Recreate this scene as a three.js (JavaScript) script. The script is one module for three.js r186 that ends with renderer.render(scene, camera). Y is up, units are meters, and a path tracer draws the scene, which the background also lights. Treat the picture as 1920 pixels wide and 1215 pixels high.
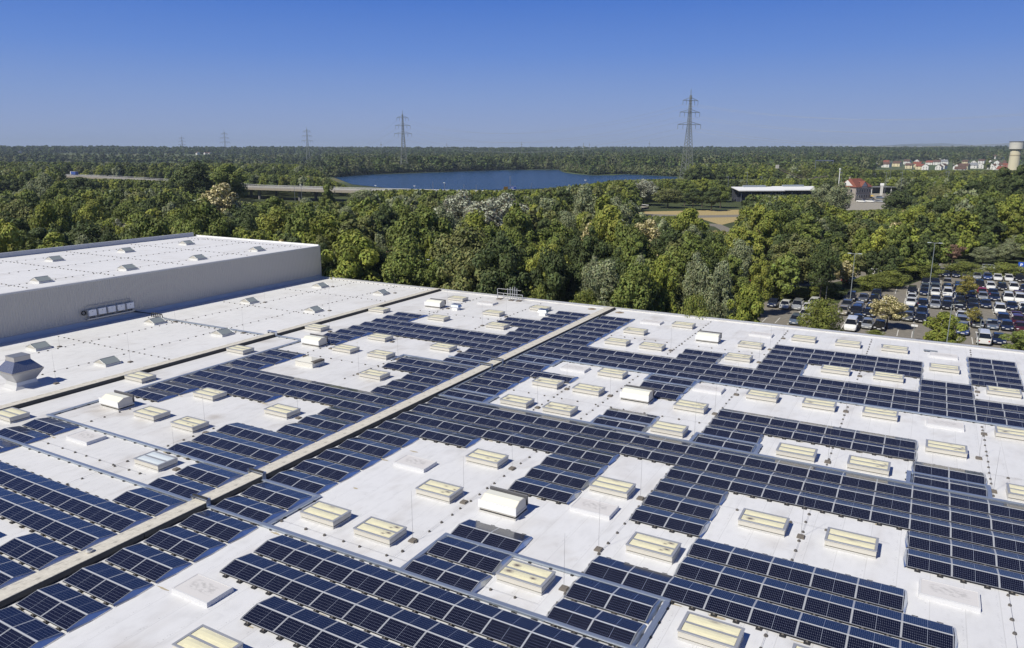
import * as THREE from 'three';
import { mergeGeometries } from 'three/addons/utils/BufferGeometryUtils.js';
import { ImprovedNoise } from 'three/addons/math/ImprovedNoise.js';

// ------------------------------------------------------------------ camera, sky, sun, exposure
// World: x runs along the solar rows, -z runs along the roof kerbs (called v below), y is up, metres. Ground is y = 0.
const EYE = 29.2, ROOF = 8.5, FOCAL = 1390, CX = 960, CY = 607.5, PITCH = Math.atan(322.5 / 1390), YAW = 29.3 * Math.PI / 180;
const scene = new THREE.Scene();
const camera = new THREE.PerspectiveCamera(2 * Math.atan(CY / FOCAL) * 180 / Math.PI, 1920 / 1215, 0.5, 40000);
camera.position.set(0, EYE, 0);
camera.lookAt(-Math.sin(YAW) * Math.cos(PITCH), EYE - Math.sin(PITCH), -Math.cos(YAW) * Math.cos(PITCH));
const renderer = new THREE.WebGLRenderer({ antialias: true });
renderer.toneMapping = THREE.LinearToneMapping;
renderer.toneMappingExposure = 1;
renderer.shadowMap.enabled = true;

{ // clear blue sky: pale at the horizon, deep blue overhead
  const W = 256, H = 512, d = new Float32Array(W * H * 4);
  const stops = [[-90, .16, .20, .26], [0, .30, .39, .62], [1.5, .285, .38, .63], [4, .215, .335, .65], [7, .125, .26, .66], [11, .058, .178, .60], [20, .024, .088, .36], [45, .010, .038, .165], [90, .006, .024, .11]];
  for (let j = 0; j < H; j++) {
    const el = ((j + .5) / H - .5) * 180;
    let k = 0; while (k < stops.length - 2 && el > stops[k + 1][0]) k++;
    const a = stops[k], b = stops[k + 1], t = Math.min(1, Math.max(0, (el - a[0]) / (b[0] - a[0])));
    for (let i = 0; i < W; i++) { const o = (j * W + i) * 4; for (let c = 0; c < 3; c++) d[o + c] = a[1 + c] + (b[1 + c] - a[1 + c]) * t; d[o + 3] = 1; }
  }
  const sky = new THREE.DataTexture(d, W, H, THREE.RGBAFormat, THREE.FloatType);
  sky.mapping = THREE.EquirectangularReflectionMapping; sky.magFilter = THREE.LinearFilter; sky.needsUpdate = true;
  scene.background = sky; scene.environment = sky;
}
const sun = new THREE.DirectionalLight(new THREE.Color(1, .955, .84), 5.0);
sun.name = 'sun';
sun.position.set(-.35 * 120 - 40, 120, .83 * 120 - 60); sun.target.position.set(-40, 0, -60);
sun.castShadow = true; sun.shadow.mapSize.set(4096, 4096);
Object.assign(sun.shadow.camera, { left: -200, right: 200, top: 200, bottom: -200, near: 1, far: 600 });
scene.add(sun, sun.target);
scene.fog = new THREE.FogExp2(new THREE.Color(.70, .83, 1), .000085);

// ------------------------------------------------------------------ helpers
function rng(seed) { let s = seed | 0; return () => { s = (s + 0x6d2b79f5) | 0; let t = Math.imul(s ^ (s >>> 15), 1 | s); t = (t + Math.imul(t ^ (t >>> 7), 61 | t)) ^ t; return ((t ^ (t >>> 14)) >>> 0) / 4294967296; }; }
const R0 = rng(7), rr = (a, b, r = R0) => a + (b - a) * r();
const noise3 = new ImprovedNoise();
const fbm = (x, y, z = 0) => noise3.noise(x, y, z) * .55 + noise3.noise(x * 2.1 + 7, y * 2.1, z + 3) * .28 + noise3.noise(x * 4.3, y * 4.3 + 5, z + 9) * .17;
const taken = new Map();
function numbered(n) { const k = taken.get(n) ?? 0; taken.set(n, k + 1); return k ? n + '_' + String(k).padStart(3, '0') : n; }
const ORD = ['first', 'second', 'third', 'fourth', 'fifth', 'sixth', 'seventh', 'eighth', 'ninth', 'tenth', 'eleventh', 'twelfth', 'thirteenth', 'fourteenth', 'fifteenth', 'sixteenth', 'seventeenth', 'eighteenth', 'nineteenth', 'twentieth', 'twenty-first', 'twenty-second', 'twenty-third', 'twenty-fourth', 'twenty-fifth', 'twenty-sixth', 'twenty-seventh', 'twenty-eighth', 'twenty-ninth', 'thirtieth', 'thirty-first', 'thirty-second', 'thirty-third', 'thirty-fourth', 'thirty-fifth', 'thirty-sixth', 'thirty-seventh', 'thirty-eighth'];
const NUM = ['no', 'one', 'two', 'three', 'four', 'five', 'six', 'seven', 'eight', 'nine', 'ten', 'eleven', 'twelve', 'thirteen', 'fourteen', 'fifteen', 'sixteen', 'seventeen', 'eighteen', 'nineteen', 'twenty', 'twenty-one', 'twenty-two', 'twenty-three', 'twenty-four', 'twenty-five'];
function tag(o, label, category, group) { o.userData.label = label; o.userData.category = category; if (group) o.userData.group = group; return o; }
function thing(name, label, category, [x, y, v] = [0, 0, 0], group) { const g = new THREE.Group(); g.name = numbered(name); g.position.set(x, y, -v); scene.add(g); return tag(g, label, category, group); }
function obj(name, geo, mat, parent) { const m = new THREE.Mesh(Array.isArray(geo) ? mergeGeometries(geo.map((g) => g.index ? g.toNonIndexed() : g)) : geo, mat); m.castShadow = m.receiveShadow = true; m.name = parent ? name : numbered(name); (parent ?? scene).add(m); return m; }
function struct(name, geo, mat) { const m = obj(name, geo, mat); m.userData.kind = 'structure'; return m; }
function copy(o, label, group) { const c = o.clone(); c.name = numbered(o.name.replace(/_\d{3}$/, '')); scene.add(c); c.userData = { ...o.userData }; if (label) c.userData.label = label; if (group) c.userData.group = group; return c; }
// box between x0..x1, y0..y1, v0..v1 (v = -z), in the frame of its parent
function bx(x0, x1, y0, y1, v0, v1) { const g = new THREE.BoxGeometry(x1 - x0, y1 - y0, v1 - v0); g.translate((x0 + x1) / 2, (y0 + y1) / 2, -(v0 + v1) / 2); return g; }
// frustum with rectangular bottom [x0,x1,v0,v1] at y0 and top at y1
function frustum(b, y0, t, y1, caps = true) {
  const P = [[b[0], y0, b[2]], [b[1], y0, b[2]], [b[1], y0, b[3]], [b[0], y0, b[3]], [t[0], y1, t[2]], [t[1], y1, t[2]], [t[1], y1, t[3]], [t[0], y1, t[3]]];
  const F = [[0, 1, 5, 4], [1, 2, 6, 5], [2, 3, 7, 6], [3, 0, 4, 7]]; if (caps) F.push([4, 5, 6, 7], [3, 2, 1, 0]);
  return polys(F.map((f) => f.map((i) => P[i])));
}
// flat faces given as lists of [x, y, v]; uv optional per face
function polys(faces, uvs) {
  const pos = [], uv = [];
  faces.forEach((f, k) => { for (let i = 1; i + 1 < f.length; i++) for (const q of [0, i, i + 1]) { pos.push(f[q][0], f[q][1], -f[q][2]); const t = uvs?.[k]?.[q] ?? [f[q][0] * .5, f[q][2] * .5]; uv.push(t[0], t[1]); } });
  const g = new THREE.BufferGeometry(); g.setAttribute('position', new THREE.Float32BufferAttribute(pos, 3)); g.setAttribute('uv', new THREE.Float32BufferAttribute(uv, 2)); g.computeVertexNormals(); return g;
}
// side profile (list of [v, y]) swept from x0 to x1
function prism(profile, x0, x1) { const n = profile.length, F = []; for (let i = 0; i < n; i++) { const a = profile[i], b = profile[(i + 1) % n]; F.push([[x0, a[1], a[0]], [x1, a[1], a[0]], [x1, b[1], b[0]], [x0, b[1], b[0]]]); } F.push(profile.map(([v, y]) => [x0, y, v]), profile.map(([v, y]) => [x1, y, v]).reverse()); return polys(F); }
function cyl(r0, r1, y0, y1, n = 8, x = 0, v = 0) { const g = new THREE.CylinderGeometry(r1, r0, y1 - y0, n, 1); g.translate(x, (y0 + y1) / 2, -v); return g; }
function bar(a, b, r, n = 5) { const A = new THREE.Vector3(a[0], a[1], -a[2]), B = new THREE.Vector3(b[0], b[1], -b[2]), d = B.clone().sub(A), g = new THREE.CylinderGeometry(r, r, d.length(), n, 1); g.applyQuaternion(new THREE.Quaternion().setFromUnitVectors(new THREE.Vector3(0, 1, 0), d.clone().normalize())); g.translate(...A.add(B).multiplyScalar(.5).toArray()); return g; }
function mat(r, g, b, roughness = .8, metalness = 0, extra = {}) { const m = new THREE.MeshPhysicalMaterial({ roughness, metalness, ...extra }); m.color.setRGB(r, g, b); return m; }
function dataTex(w, h, fn, srgb = true) { const d = new Uint8Array(w * h * 4); for (let y = 0; y < h; y++) for (let x = 0; x < w; x++) { const c = fn(x, y), o = (y * w + x) * 4; d[o] = Math.max(0, Math.min(255, c[0])); d[o + 1] = Math.max(0, Math.min(255, c[1])); d[o + 2] = Math.max(0, Math.min(255, c[2])); d[o + 3] = 255; } const t = new THREE.DataTexture(d, w, h, THREE.RGBAFormat); t.wrapS = t.wrapT = THREE.RepeatWrapping; t.magFilter = THREE.LinearFilter; if (srgb) t.colorSpace = THREE.SRGBColorSpace; t.needsUpdate = true; return t; }
// surveying: a bearing (picture column), a forward distance and a height give a place; heights follow from elevation angles
const FH = [-Math.sin(YAW), Math.cos(YAW)], RT = [Math.cos(YAW), Math.sin(YAW)];
function at(px, d, y = 0) { const z = d * Math.cos(PITCH) + (EYE - y) * Math.sin(PITCH), l = (px - CX) / FOCAL * z; return [d * FH[0] + l * RT[0], d * FH[1] + l * RT[1]]; }
const yAt = (py, d) => EYE + d * Math.tan(Math.atan((CY - py) / FOCAL) - PITCH);
const dAt = (py, y = 0) => (y - EYE) / Math.tan(Math.atan((CY - py) / FOCAL) - PITCH);
const spot = (px, py, y = 0) => at(px, dAt(py, y), y);
const perPx = (d) => (d * Math.cos(PITCH) + 10) / FOCAL;
// ------------------------------------------------------------------ materials of the roof
const M = {
  alu: mat(.46, .47, .49, .45, .45), ridge: mat(.58, .59, .60, .5, .15), galv: mat(.62, .66, .72, .3, .95), tray: mat(.46, .52, .60, .38, .7),
  rubber: mat(.025, .025, .028, .85), dark: mat(.03, .03, .035, .7), steel: mat(.42, .43, .45, .4, .8), curb: mat(.52, .51, .49, .8), frame: mat(.60, .57, .50, .6), white: mat(.80, .80, .79, .55),
  block: mat(.11, .10, .09, .9), concrete: mat(.17, .15, .13, .9), wire: mat(.35, .35, .36, .5, .6), cableBlack: mat(.02, .02, .02, .6),
};
// membrane: weld seams with little dirty fastening marks and fine soiling
const memTex = [0, 1, 2].map((s) => {
  const r = rng(31 + s), W = 128, H = 1024, marks = [];
  for (let y = 0; y < H;) { y += 9 + r() * 5; if (fbm(y * .012, s * 5) > -.12 && r() < .7) marks.push([W * .86 + r() * 7, y, 1.2 + r() * 2.4, 1 + r() * 1.3, .07 + r() * .17]); }
  const bl = []; for (let i = 0; i < 46; i++) bl.push([r() * W, r() * H, 4 + r() * 18, 6 + r() * 40, .006 + r() * .022]);
  const d = new Float32Array(W * H);
  for (const [x, y, a, b, k] of [...marks, ...bl]) for (let j = Math.max(0, y - 3 * b | 0); j < Math.min(H, y + 3 * b); j++) for (let i = Math.max(0, x - 3 * a | 0); i < Math.min(W, x + 3 * a); i++) { const q = ((i - x) / a) ** 2 + ((j - y) / b) ** 2; d[j * W + i] += k * Math.exp(-q) * (.6 + .8 * r()); }
  return dataTex(W, H, (x, y) => { const n = fbm(x * .06 + s * 9, y * .03) * 7 + (r() - .5) * 7; const k = 1 - Math.min(.5, d[y * W + x]) - (x > W - 3 ? .10 : x > W - 5 ? .05 : 0); return [(243 + n * .6) * k, (243 + n * .6) * k, (243 + n * .6) * k]; });
});
const memMat = memTex.map((t, i) => { const m = mat(.79, .79, .80, .62); m.map = t; m.vertexColors = true; return m; });
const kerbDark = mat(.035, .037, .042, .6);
const membraneWarm = mat(.74, .725, .69, .75); membraneWarm.map = dataTex(256, 256, (x, y) => { const n = fbm(x * .02, y * .05, 2), st = Math.max(0, fbm(x * .05, y * .012, 7) - .1) * .7, k = (232 + n * 26 + rr(-6, 6)) * (1 - st); return [k, k * .985, k * .95]; });

// the flat roof: sheets of membrane, each lapping over the next
function membraneSheets(parent, u0, u1, w, v0, v1, y, seed, tone, stain = 1) {
  const r = rng(seed);
  for (let a = u0, k = 0; a < u1 - .01; a += w, k++) {
    const b = Math.min(u1, a + w), n = Math.ceil((v1 - v0) / .5), pos = [], uv = [], col = [], idx = [], off = r() * 10, tl = .985 + r() * .03;
    for (let j = 0; j <= n; j++) for (let i = 0; i <= 4; i++) {
      const u = a + (b - a) * i / 4, v = v0 + (v1 - v0) * j / n, wave = fbm(u * .35, v * .35, 4) * .004;
      pos.push(u, y + .005 * (1 - i / 4) + wave, -v); uv.push(i / 4 * .99 + .005, v / 11 + off);
      const big = fbm(u * .055, v * .055, seed), mid = fbm(u * .22 + 40, v * .22, seed + 3), streak = fbm(u * .9, v * .13, seed + 6);
      const pond = fbm(u * .16 + 80, v * .16, seed + 9), rim = Math.max(0, 1 - Math.abs(pond - .24) * 26) * .10 + (pond > .24 ? .045 + .07 * Math.max(0, fbm(u * 1.7, v * 1.7, 3)) : 0), foot = Math.max(0, fbm(u * 2.6, v * 2.6, seed) - .3) * .35; let k2 = tl * (1 + big * .07); const dirt = Math.max(0, mid - .16) * .6 * stain + Math.max(0, streak - .2) * .5 * stain + (rim + foot) * stain;
      col.push(tone[0] * k2 * (1 - dirt * .8), tone[1] * k2 * (1 - dirt * .92), tone[2] * k2 * (1 - dirt * 1.05));
      if (j < n && i < 4) { const q = j * 5 + i; idx.push(q, q + 1, q + 6, q, q + 6, q + 5); }
    }
    // the lap: a thin upright edge down to the neighbour
    const base = pos.length / 3; for (const v of [v0, v1]) for (const h of [.006, -.02]) { pos.push(a, y + h, -v); uv.push(0, v / 11); col.push(...tone); }
    idx.push(base, base + 1, base + 3, base, base + 3, base + 2);
    const g = new THREE.BufferGeometry(); g.setAttribute('position', new THREE.Float32BufferAttribute(pos, 3)); g.setAttribute('uv', new THREE.Float32BufferAttribute(uv, 2)); g.setAttribute('color', new THREE.Float32BufferAttribute(col, 3)); g.setIndex(idx); g.computeVertexNormals();
    obj('membrane_sheet', g, memMat[k % 3], parent);
  }
}
const FAR = 92.4, EAST = 22, KERB = [-36.95, -35.72], KERB2 = [-65.3, -64.15], HALLU = -88.75, HALL_W = -120, HALL_H = 5.35;
{
  const b = thing('factory_building', 'flat white roofed factory building covered with solar rows and skylights', 'building', [0, 0, 0]);
  obj('wall', [bx(HALLU, EAST, 0, ROOF - .06, 2, FAR)], mat(.55, .55, .54, .8), b);
  membraneSheets(b, KERB[1], EAST, 1.45, 2, FAR, ROOF, 11, [.97, .975, .99]);
  membraneSheets(b, KERB2[1], KERB[0], 1.45, 2, FAR, ROOF, 12, [.955, .955, .955], 1.25);
  membraneSheets(b, HALLU, KERB2[0], 1.95, 2, FAR, ROOF, 13, [.99, .99, .985], .7);
  for (const [a, c] of [KERB, KERB2]) {
    const m = c - a, q = []; for (let v = 2; v < FAR - 1; v += 10.2) q.push([v, Math.min(FAR - .45, v + 10.2)]);
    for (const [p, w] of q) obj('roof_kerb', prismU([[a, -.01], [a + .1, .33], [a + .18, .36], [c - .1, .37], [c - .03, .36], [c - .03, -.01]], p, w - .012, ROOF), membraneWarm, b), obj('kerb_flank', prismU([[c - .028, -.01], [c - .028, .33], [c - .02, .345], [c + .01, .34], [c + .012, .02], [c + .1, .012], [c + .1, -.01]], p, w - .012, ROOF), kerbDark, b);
  }
  // edge parapet along the far side and the far corner
  obj('parapet', [bx(HALLU + .02, EAST, ROOF - .3, ROOF + .20, FAR - .3, FAR + .12), bx(EAST - .3, EAST + .1, ROOF - .3, ROOF + .199, 2, FAR - .31)], mat(.62, .61, .59, .7), b);
  obj('coping', [bx(HALLU + .02, EAST + .15, ROOF + .203, ROOF + .235, FAR - .36, FAR + .18)], mat(.62, .63, .65, .5, .3), b);
}
function prismU(profile, v0, v1, y0) { // profile in (u, h) swept along v
  const n = profile.length, F = []; for (let i = 0; i < n; i++) { const a = profile[i], b = profile[(i + 1) % n]; F.push([[a[0], y0 + a[1], v0], [b[0], y0 + b[1], v0], [b[0], y0 + b[1], v1], [a[0], y0 + a[1], v1]]); }
  F.push(profile.map(([u, h]) => [u, y0 + h, v0]), profile.map(([u, h]) => [u, y0 + h, v1]).reverse()); return polys(F);
}
{ // the taller hall with its corrugated wall
  const b = thing('factory_hall', 'taller flat roofed hall with grey corrugated metal wall and white roof', 'building', [0, 0, 0]);
  const y1 = ROOF + HALL_H, ribs = [], p = .30, F = [];
  for (let v = 2; v < FAR - .2; v += p) for (const [s, o] of [[0, 0], [.10, 0], [.15, .045], [.25, .045]]) ribs.push([v + s, o]);
  ribs.push([FAR - .15, 0]);
  for (let i = 0; i + 1 < ribs.length; i++) { const [va, oa] = ribs[i], [vb, ob] = ribs[i + 1]; F.push([[HALLU + oa, ROOF + .52, va], [HALLU + ob, ROOF + .52, vb], [HALLU + ob, y1 - .14, vb], [HALLU + oa, y1 - .14, va]]); }
  obj('corrugated_wall', polys(F), mat(.52, .495, .445, .55, .1), b);
  obj('wall', [bx(HALL_W, HALLU - .05, 0, y1 - .05, 2, FAR - .1)], mat(.55, .55, .54, .7), b);
  obj('corner_trim', [bx(HALLU - .1, HALLU + .07, ROOF, y1 - .02, FAR - .16, FAR - .04)], mat(.45, .46, .48, .5, .3), b);
  obj('plinth_flashing', prismU([[HALLU - .05, 0], [HALLU + .34, 0], [HALLU + .32, .10], [HALLU + .12, .50], [HALLU - .05, .53]], 2, FAR - .36, ROOF), mat(.52, .54, .56, .6, .1), b);
  obj('roof_edge_trim', [bx(HALLU - .3, HALLU + .08, y1 - .14, y1 + .05, 2, FAR - .03)], mat(.55, .55, .55, .5, .3), b);
  membraneSheets(b, HALL_W + .3, HALLU - .3, 2.0, 2, FAR - .15, y1, 17, [1, 1, 1], .5);
  const seg = []; for (let v = 2; v < FAR - .6; v += 4.1) seg.push(bx(HALL_W - .1, HALL_W + .3, y1 - .3, y1 + .72, v, Math.min(FAR - .6, v + 4.085)));
  seg.forEach((g) => obj('parapet_panel', g, mat(.42, .44, .48, .6, .2), b));
  obj('far_edge_trim', [bx(HALL_W + .3, HALLU - .3, y1 - .2, y1 + .22, FAR - .14, FAR + .08)], M.white, b);
}

// ------------------------------------------------------------------ solar rows
const PITCHU = 2.01, ROWV = (k) => 25.25 + 2.185 * k, TILT = 10 * Math.PI / 180, RIDGE = .305, ML = 1.985, MW = 1.0;
const cellTex = (() => {
  const W = 1024, H = 512, r = rng(5), px = W / ML, mg = .019 * px; // cells: two halves of 12 x 6
  const half = (ML / 2 - .019 - .008) * px, cw = half / 12, ch = (H - 2 * mg * .98) / 6;
  return dataTex(W, H, (x, y) => {
    const xx = x < W / 2 ? x - mg : W - 1 - x - mg, yy = y - mg;
    if (xx < 0 || yy < 0 || yy >= ch * 6) return [150, 154, 164];
    if (xx >= half) return [138, 144, 158];
    const a = xx % cw, b = yy % ch, da = Math.min(a, cw - a), db = Math.min(b, ch - b);
    if (da + db < 7) return [138, 144, 160];
    if (da < 1.15 || db < 1.3) return [96, 101, 120];
    const bus = (b % (ch / 5)); const cell = ((xx / cw | 0) * 7 + (yy / ch | 0) * 13) % 5;
    const n = (r() - .5) * 3; return bus < 1 ? [34 + n, 38 + n, 58 + n] : [15 + cell * .7 + n, 17 + cell * .7 + n, 34 + cell + n];
  });
})();
const glassMat = mat(1, 1, 1, .16, 0, { clearcoat: .35, clearcoatRoughness: .06, specularIntensity: .75 }); glassMat.map = cellTex; cellTex.anisotropy = 8;
const moduleGeo = (() => {
  const g = mergeGeometries([
    mergeGeometries([[-ML / 2, ML / 2, -.035, 0, -MW / 2, -MW / 2 + .014], [-ML / 2, ML / 2, -.035, 0, MW / 2 - .014, MW / 2], [-ML / 2, -ML / 2 + .014, -.035, 0, -MW / 2 + .014, MW / 2 - .014], [ML / 2 - .014, ML / 2, -.035, 0, -MW / 2 + .014, MW / 2 - .014]].map((q) => bx(...q).toNonIndexed())),
    polys([[[-ML / 2 + .014, -.004, -MW / 2 + .014], [ML / 2 - .014, -.004, -MW / 2 + .014], [ML / 2 - .014, -.004, MW / 2 - .014], [-ML / 2 + .014, -.004, MW / 2 - .014]]], [[[0, 0], [1, 0], [1, 1], [0, 1]]]),
  ], true); return g;
})();
const plateGeo = (s) => polys([
  [[s * .012, RIDGE - .174, -1.005], [s * .03, RIDGE - .004, 0], [s * .17, .05, 0], [s * .10, .05, -1.03]],
  [[s * .03, RIDGE - .004, 0], [s * .012, RIDGE - .174, 1.005], [s * .10, .05, 1.03], [s * .17, .05, 0]],
]);
const plates = { '-1': plateGeo(-1), 1: plateGeo(1) };
const segGeo = {};
function segmentGeos(n) {
  if (segGeo[n]) return segGeo[n];
  const L = n * PITCHU, feet = [], clips = [], rails = [], gaps = [];
  for (const s of [-1, 1]) {
    rails.push(bx(.01, L - .01, .085, .118, s * 1.0 - .018, s * 1.0 + .018));
    for (let u = .5; u < L; u += PITCHU / 2) { feet.push(bx(u - .13, u + .13, .006, .075, s * 1.06 - .1, s * 1.06 + .1)); clips.push(frustum([u - .05, u + .05, s * 1.05 - .04, s * 1.05 + .04], .075, [u - .04, u + .04, s * 1.02 - .03, s * 1.02 + .03], .125)); }
  }
  for (let i = 1; i < n; i++) for (const s of [-1, 1]) { const g = new THREE.BoxGeometry(.022, .01, MW * .995); g.rotateX(-s * TILT); g.translate(i * PITCHU, RIDGE - .087 - .012, -s * .51); gaps.push(g); }
  return segGeo[n] = { feet: mergeGeometries(feet), clips: mergeGeometries(clips.map((g) => g)), rails: mergeGeometries(rails), cap: bx(.0, L, RIDGE - .02, RIDGE + .004, -.021, .021), gaps: gaps.length ? mergeGeometries(gaps) : null };
}
function solarRow(u0, n, k, label, group) {
  const t = thing('solar_row', label, 'solar row', [u0, ROOF, ROWV(k)], group), g = segmentGeos(n);
  for (let i = 0; i < n; i++) for (const s of [-1, 1]) {
    const m = obj('solar_module', moduleGeo, [M.alu, glassMat], t);
    m.position.set((i + .5) * PITCHU, RIDGE - .5 * Math.sin(TILT) - .001, -s * (.02 + .5 * Math.cos(TILT)));
    m.rotation.x = -s * TILT + rr(-.0035, .0035); m.rotation.z = rr(-.0018, .0018);
  }
  obj('ridge_cap', g.cap, M.ridge, t); obj('base_rail', g.rails, M.dark, t);
  if (g.gaps) obj('joint_cover', g.gaps, M.ridge, t).userData.kind = 'stuff';
  obj('rubber_foot', g.feet, M.rubber, t).userData.kind = 'stuff'; obj('rail_clip', g.clips, M.block, t).userData.kind = 'stuff';
  for (const s of [-1, 1]) { const p = obj('end_plate', plates[s], M.galv, t); p.position.x = s > 0 ? n * PITCHU : 0; }
}
const RIGHT = {}, LEFT = {};
const put = (o, ks, segs) => ks.forEach((k) => { o[k] = segs; });
put(RIGHT, [28, 27], [[0, 2], [20, 22]]); put(RIGHT, [26, 25, 24], [[0, 2], [11, 18], [20, 22]]); put(RIGHT, [23, 22], [[0, 2], [7, 9], [11, 13], [18, 20]]);
put(RIGHT, [21, 20, 19, 11, 10], [[0, 26]]); put(RIGHT, [18, 17], [[0, 2], [7, 9]]); put(RIGHT, [16], [[0, 4], [7, 9]]); put(RIGHT, [15, 14], [[0, 2], [11, 18]]);
put(RIGHT, [13, 12], [[0, 2], [7, 9], [11, 13], [18, 20]]); put(RIGHT, [9], [[0, 9], [11, 26]]); put(RIGHT, [8], [[0, 4], [7, 9], [11, 13], [18, 26]]);
put(RIGHT, [7], [[0, 2], [7, 9], [11, 13], [18, 26]]); put(RIGHT, [6], [[0, 2], [7, 9], [11, 13]]); put(RIGHT, [5], [[0, 2], [13, 18]]); put(RIGHT, [4], [[0, 2], [13, 19]]);
put(RIGHT, [3], [[0, 2], [7, 9], [11, 19]]); put(RIGHT, [2, 1], [[0, 2], [7, 9], [11, 13]]); put(RIGHT, [0], [[0, 2], [3, 16]]); put(RIGHT, [-1], [[0, 2], [3, 14]]); put(RIGHT, [-2], [[0, 2], [5, 12]]); put(RIGHT, [-3, -4, -5], [[0, 2]]);
put(LEFT, [28, 27, 26, -3, -4], [[2, 0]]); put(LEFT, [25, 24, 15, 14, 5, 4, 3], [[4, 0]]); put(LEFT, [23, 22, 18, 17, 16, 13, 12, 11, 7, 6, 2, 1, 0], [[11, 9], [2, 0]]);
put(LEFT, [21, 20, 19, 10, 9, -1, -2], [[11, 0]]); put(LEFT, [8], [[11, 5], [2, 0]]);
{
  // name a row by its size, its field and its rank among the rows of that size, counted from the camera
  const all = [];
  for (const [k, segs] of Object.entries(RIGHT)) for (const [a, b] of segs) all.push({ k: +k, u: -35.3 + PITCHU * a, n: b - a, f: 'R', at: a === 0 ? 'at the long middle kerb' : a === 7 ? 'one gap out from the middle kerb' : a < 14 ? 'in the middle of the car park side' : 'far out toward the roof end' });
  for (const [k, segs] of Object.entries(LEFT)) for (const [a, b] of segs) all.push({ k: +k, u: -37.4 - PITCHU * a, n: a - b, f: 'L', at: b === 0 ? 'ending at the middle kerb' : 'near the hall side kerb' });
  all.sort((p, q) => p.k - q.k || p.u - q.u);
  const count = {};
  for (const s of all) {
    const key = s.f + s.at + s.n; count[key] = (count[key] ?? 0) + 1;
    const size = s.n === 2 ? 'short' : s.n <= 5 ? 'medium' : 'long';
    const label = `${size} ${NUM[s.n]}-pair solar row ${s.f === 'L' ? 'between the kerbs ' : ''}${s.at}, ${ORD[count[key] - 1]} from camera`;
    solarRow(s.u, s.n, s.k, label, s.f === 'L' ? 'solar rows between the two roof kerbs' : 'solar rows on the car park side of the middle kerb');
  }
}
// ------------------------------------------------------------------ skylights
function paneTex(seed, rings) {
  const r = rng(seed), W = 256, H = 80, marks = rings.map(([x, y, s, k]) => [x * W, y * H, s * H, k]);
  return dataTex(W, H, (x, y) => {
    let dk = Math.max(0, fbm(x * .02 + seed, y * .05) - .05) * .22 + (r() - .5) * .04;
    for (const [a, b, s, k] of marks) { const q = Math.hypot((x - a) * .75, y - b) / s, wob = fbm(x * .08, y * .08, seed) * .5; dk += k * (Math.exp(-q * q * 5) + .35 * Math.max(0, Math.sin((q + wob) * 13)) * Math.exp(-q * 1.3) * (q < 2 ? 1 : 0)); }
    dk = Math.min(.82, Math.max(0, dk)); return [233 - dk * 170, 227 - dk * 176, 192 - dk * 135];
  });
}
const paneMats = [[], [[.85, .7, .32, .7], [.74, .35, .22, .5]], [[.2, .45, .4, .8]], [[.62, .5, .28, .35], [.93, .3, .2, .6]], [[.15, .6, .5, .6], [.75, .55, .3, .7]], [[.5, .9, .5, .3]]].map((q, i) => { const m = mat(1, 1, 1, .42, 0, { clearcoat: .25, clearcoatRoughness: .25 }); m.map = paneTex(50 + i, q); return m; });
const milkPane = mat(.66, .72, .74, .3);
const SW = 2.5, SD = 1.5;
const paneGeo = (() => { const F = [], U = [], n = 6; for (let i = 0; i < n; i++) for (let j = 0; j < 3; j++) { const P = (a, b) => { const x = a / n, y = b / 3; return [[x * 2.26, .035 * Math.sin(Math.PI * y) * Math.min(1, 5 * x, 5 * (1 - x)), y * .57], [x, y]]; }; const q = [P(i, j), P(i + 1, j), P(i + 1, j + 1), P(i, j + 1)]; F.push(q.map((e) => e[0])); U.push(q.map((e) => e[1])); } const g = polys(F, U); g.computeVertexNormals(); return g; })();
const skyGeo = {
  curb: frustum([-.015, SW + .015, -.015, SD + .015], .004, [-.0, SW, -.0, SD], .105),
  gap: bx(.05, SW - .05, .09, .17, .05, SD - .05),
  frame: mergeGeometries([bx(.0, SW - .0, .16, .44, .0, SD - .0).toNonIndexed(), bx(-.012, SW + .012, .36, .375, -.012, SD + .012).toNonIndexed()]),
  rim: mergeGeometries([bx(-.03, SW + .03, .44, .49, -.03, .08), bx(-.03, SW + .03, .44, .49, SD - .08, SD + .03), bx(-.03, .1, .44, .49, .08, SD - .08), bx(SW - .1, SW + .03, .44, .49, .08, SD - .08)].map((g) => g.toNonIndexed())),
  bar: bx(.1, SW - .1, .44, .485, SD / 2 - .055, SD / 2 + .055),
  inner: bx(.09, SW - .09, .441, .452, .079, SD - .079),
};
function skylight(uR, vF, pm, label) {
  const t = thing('skylight', label, 'skylight', [uR - SW, ROOF, vF], 'yellowed double skylights on the solar roof');
  obj('curb', skyGeo.curb, M.curb, t); obj('seal', skyGeo.gap, M.dark, t); obj('frame', skyGeo.frame, M.frame, t); obj('rim', skyGeo.rim, M.alu, t); obj('centre_bar', skyGeo.bar, M.alu, t);
  const back = obj('light_well', skyGeo.inner, M.frame, t);
  pm.forEach((m, i) => { const p = obj('pane', paneGeo, m, t); p.position.set(.12, .474, i ? -(SD / 2 + .062) : -(.098)); p.scale.set(1, 1, 1); });
}
const MIRP = (i) => paneMats[i];
const rowsV = [16.9, 22.6, 28.27, 34.0, 39.7, 45.4, 51.2, 57.0, 62.7, 68.4, 74.15, 79.9, 85.7];
const colsR = [-27.4, -23.4, -18.9, -14.25, -9.65, -5.1, -.54, 4.0, 8.5], colsL = [-61.2, -56.3, -51.5, -46.8, -42.8];
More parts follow.
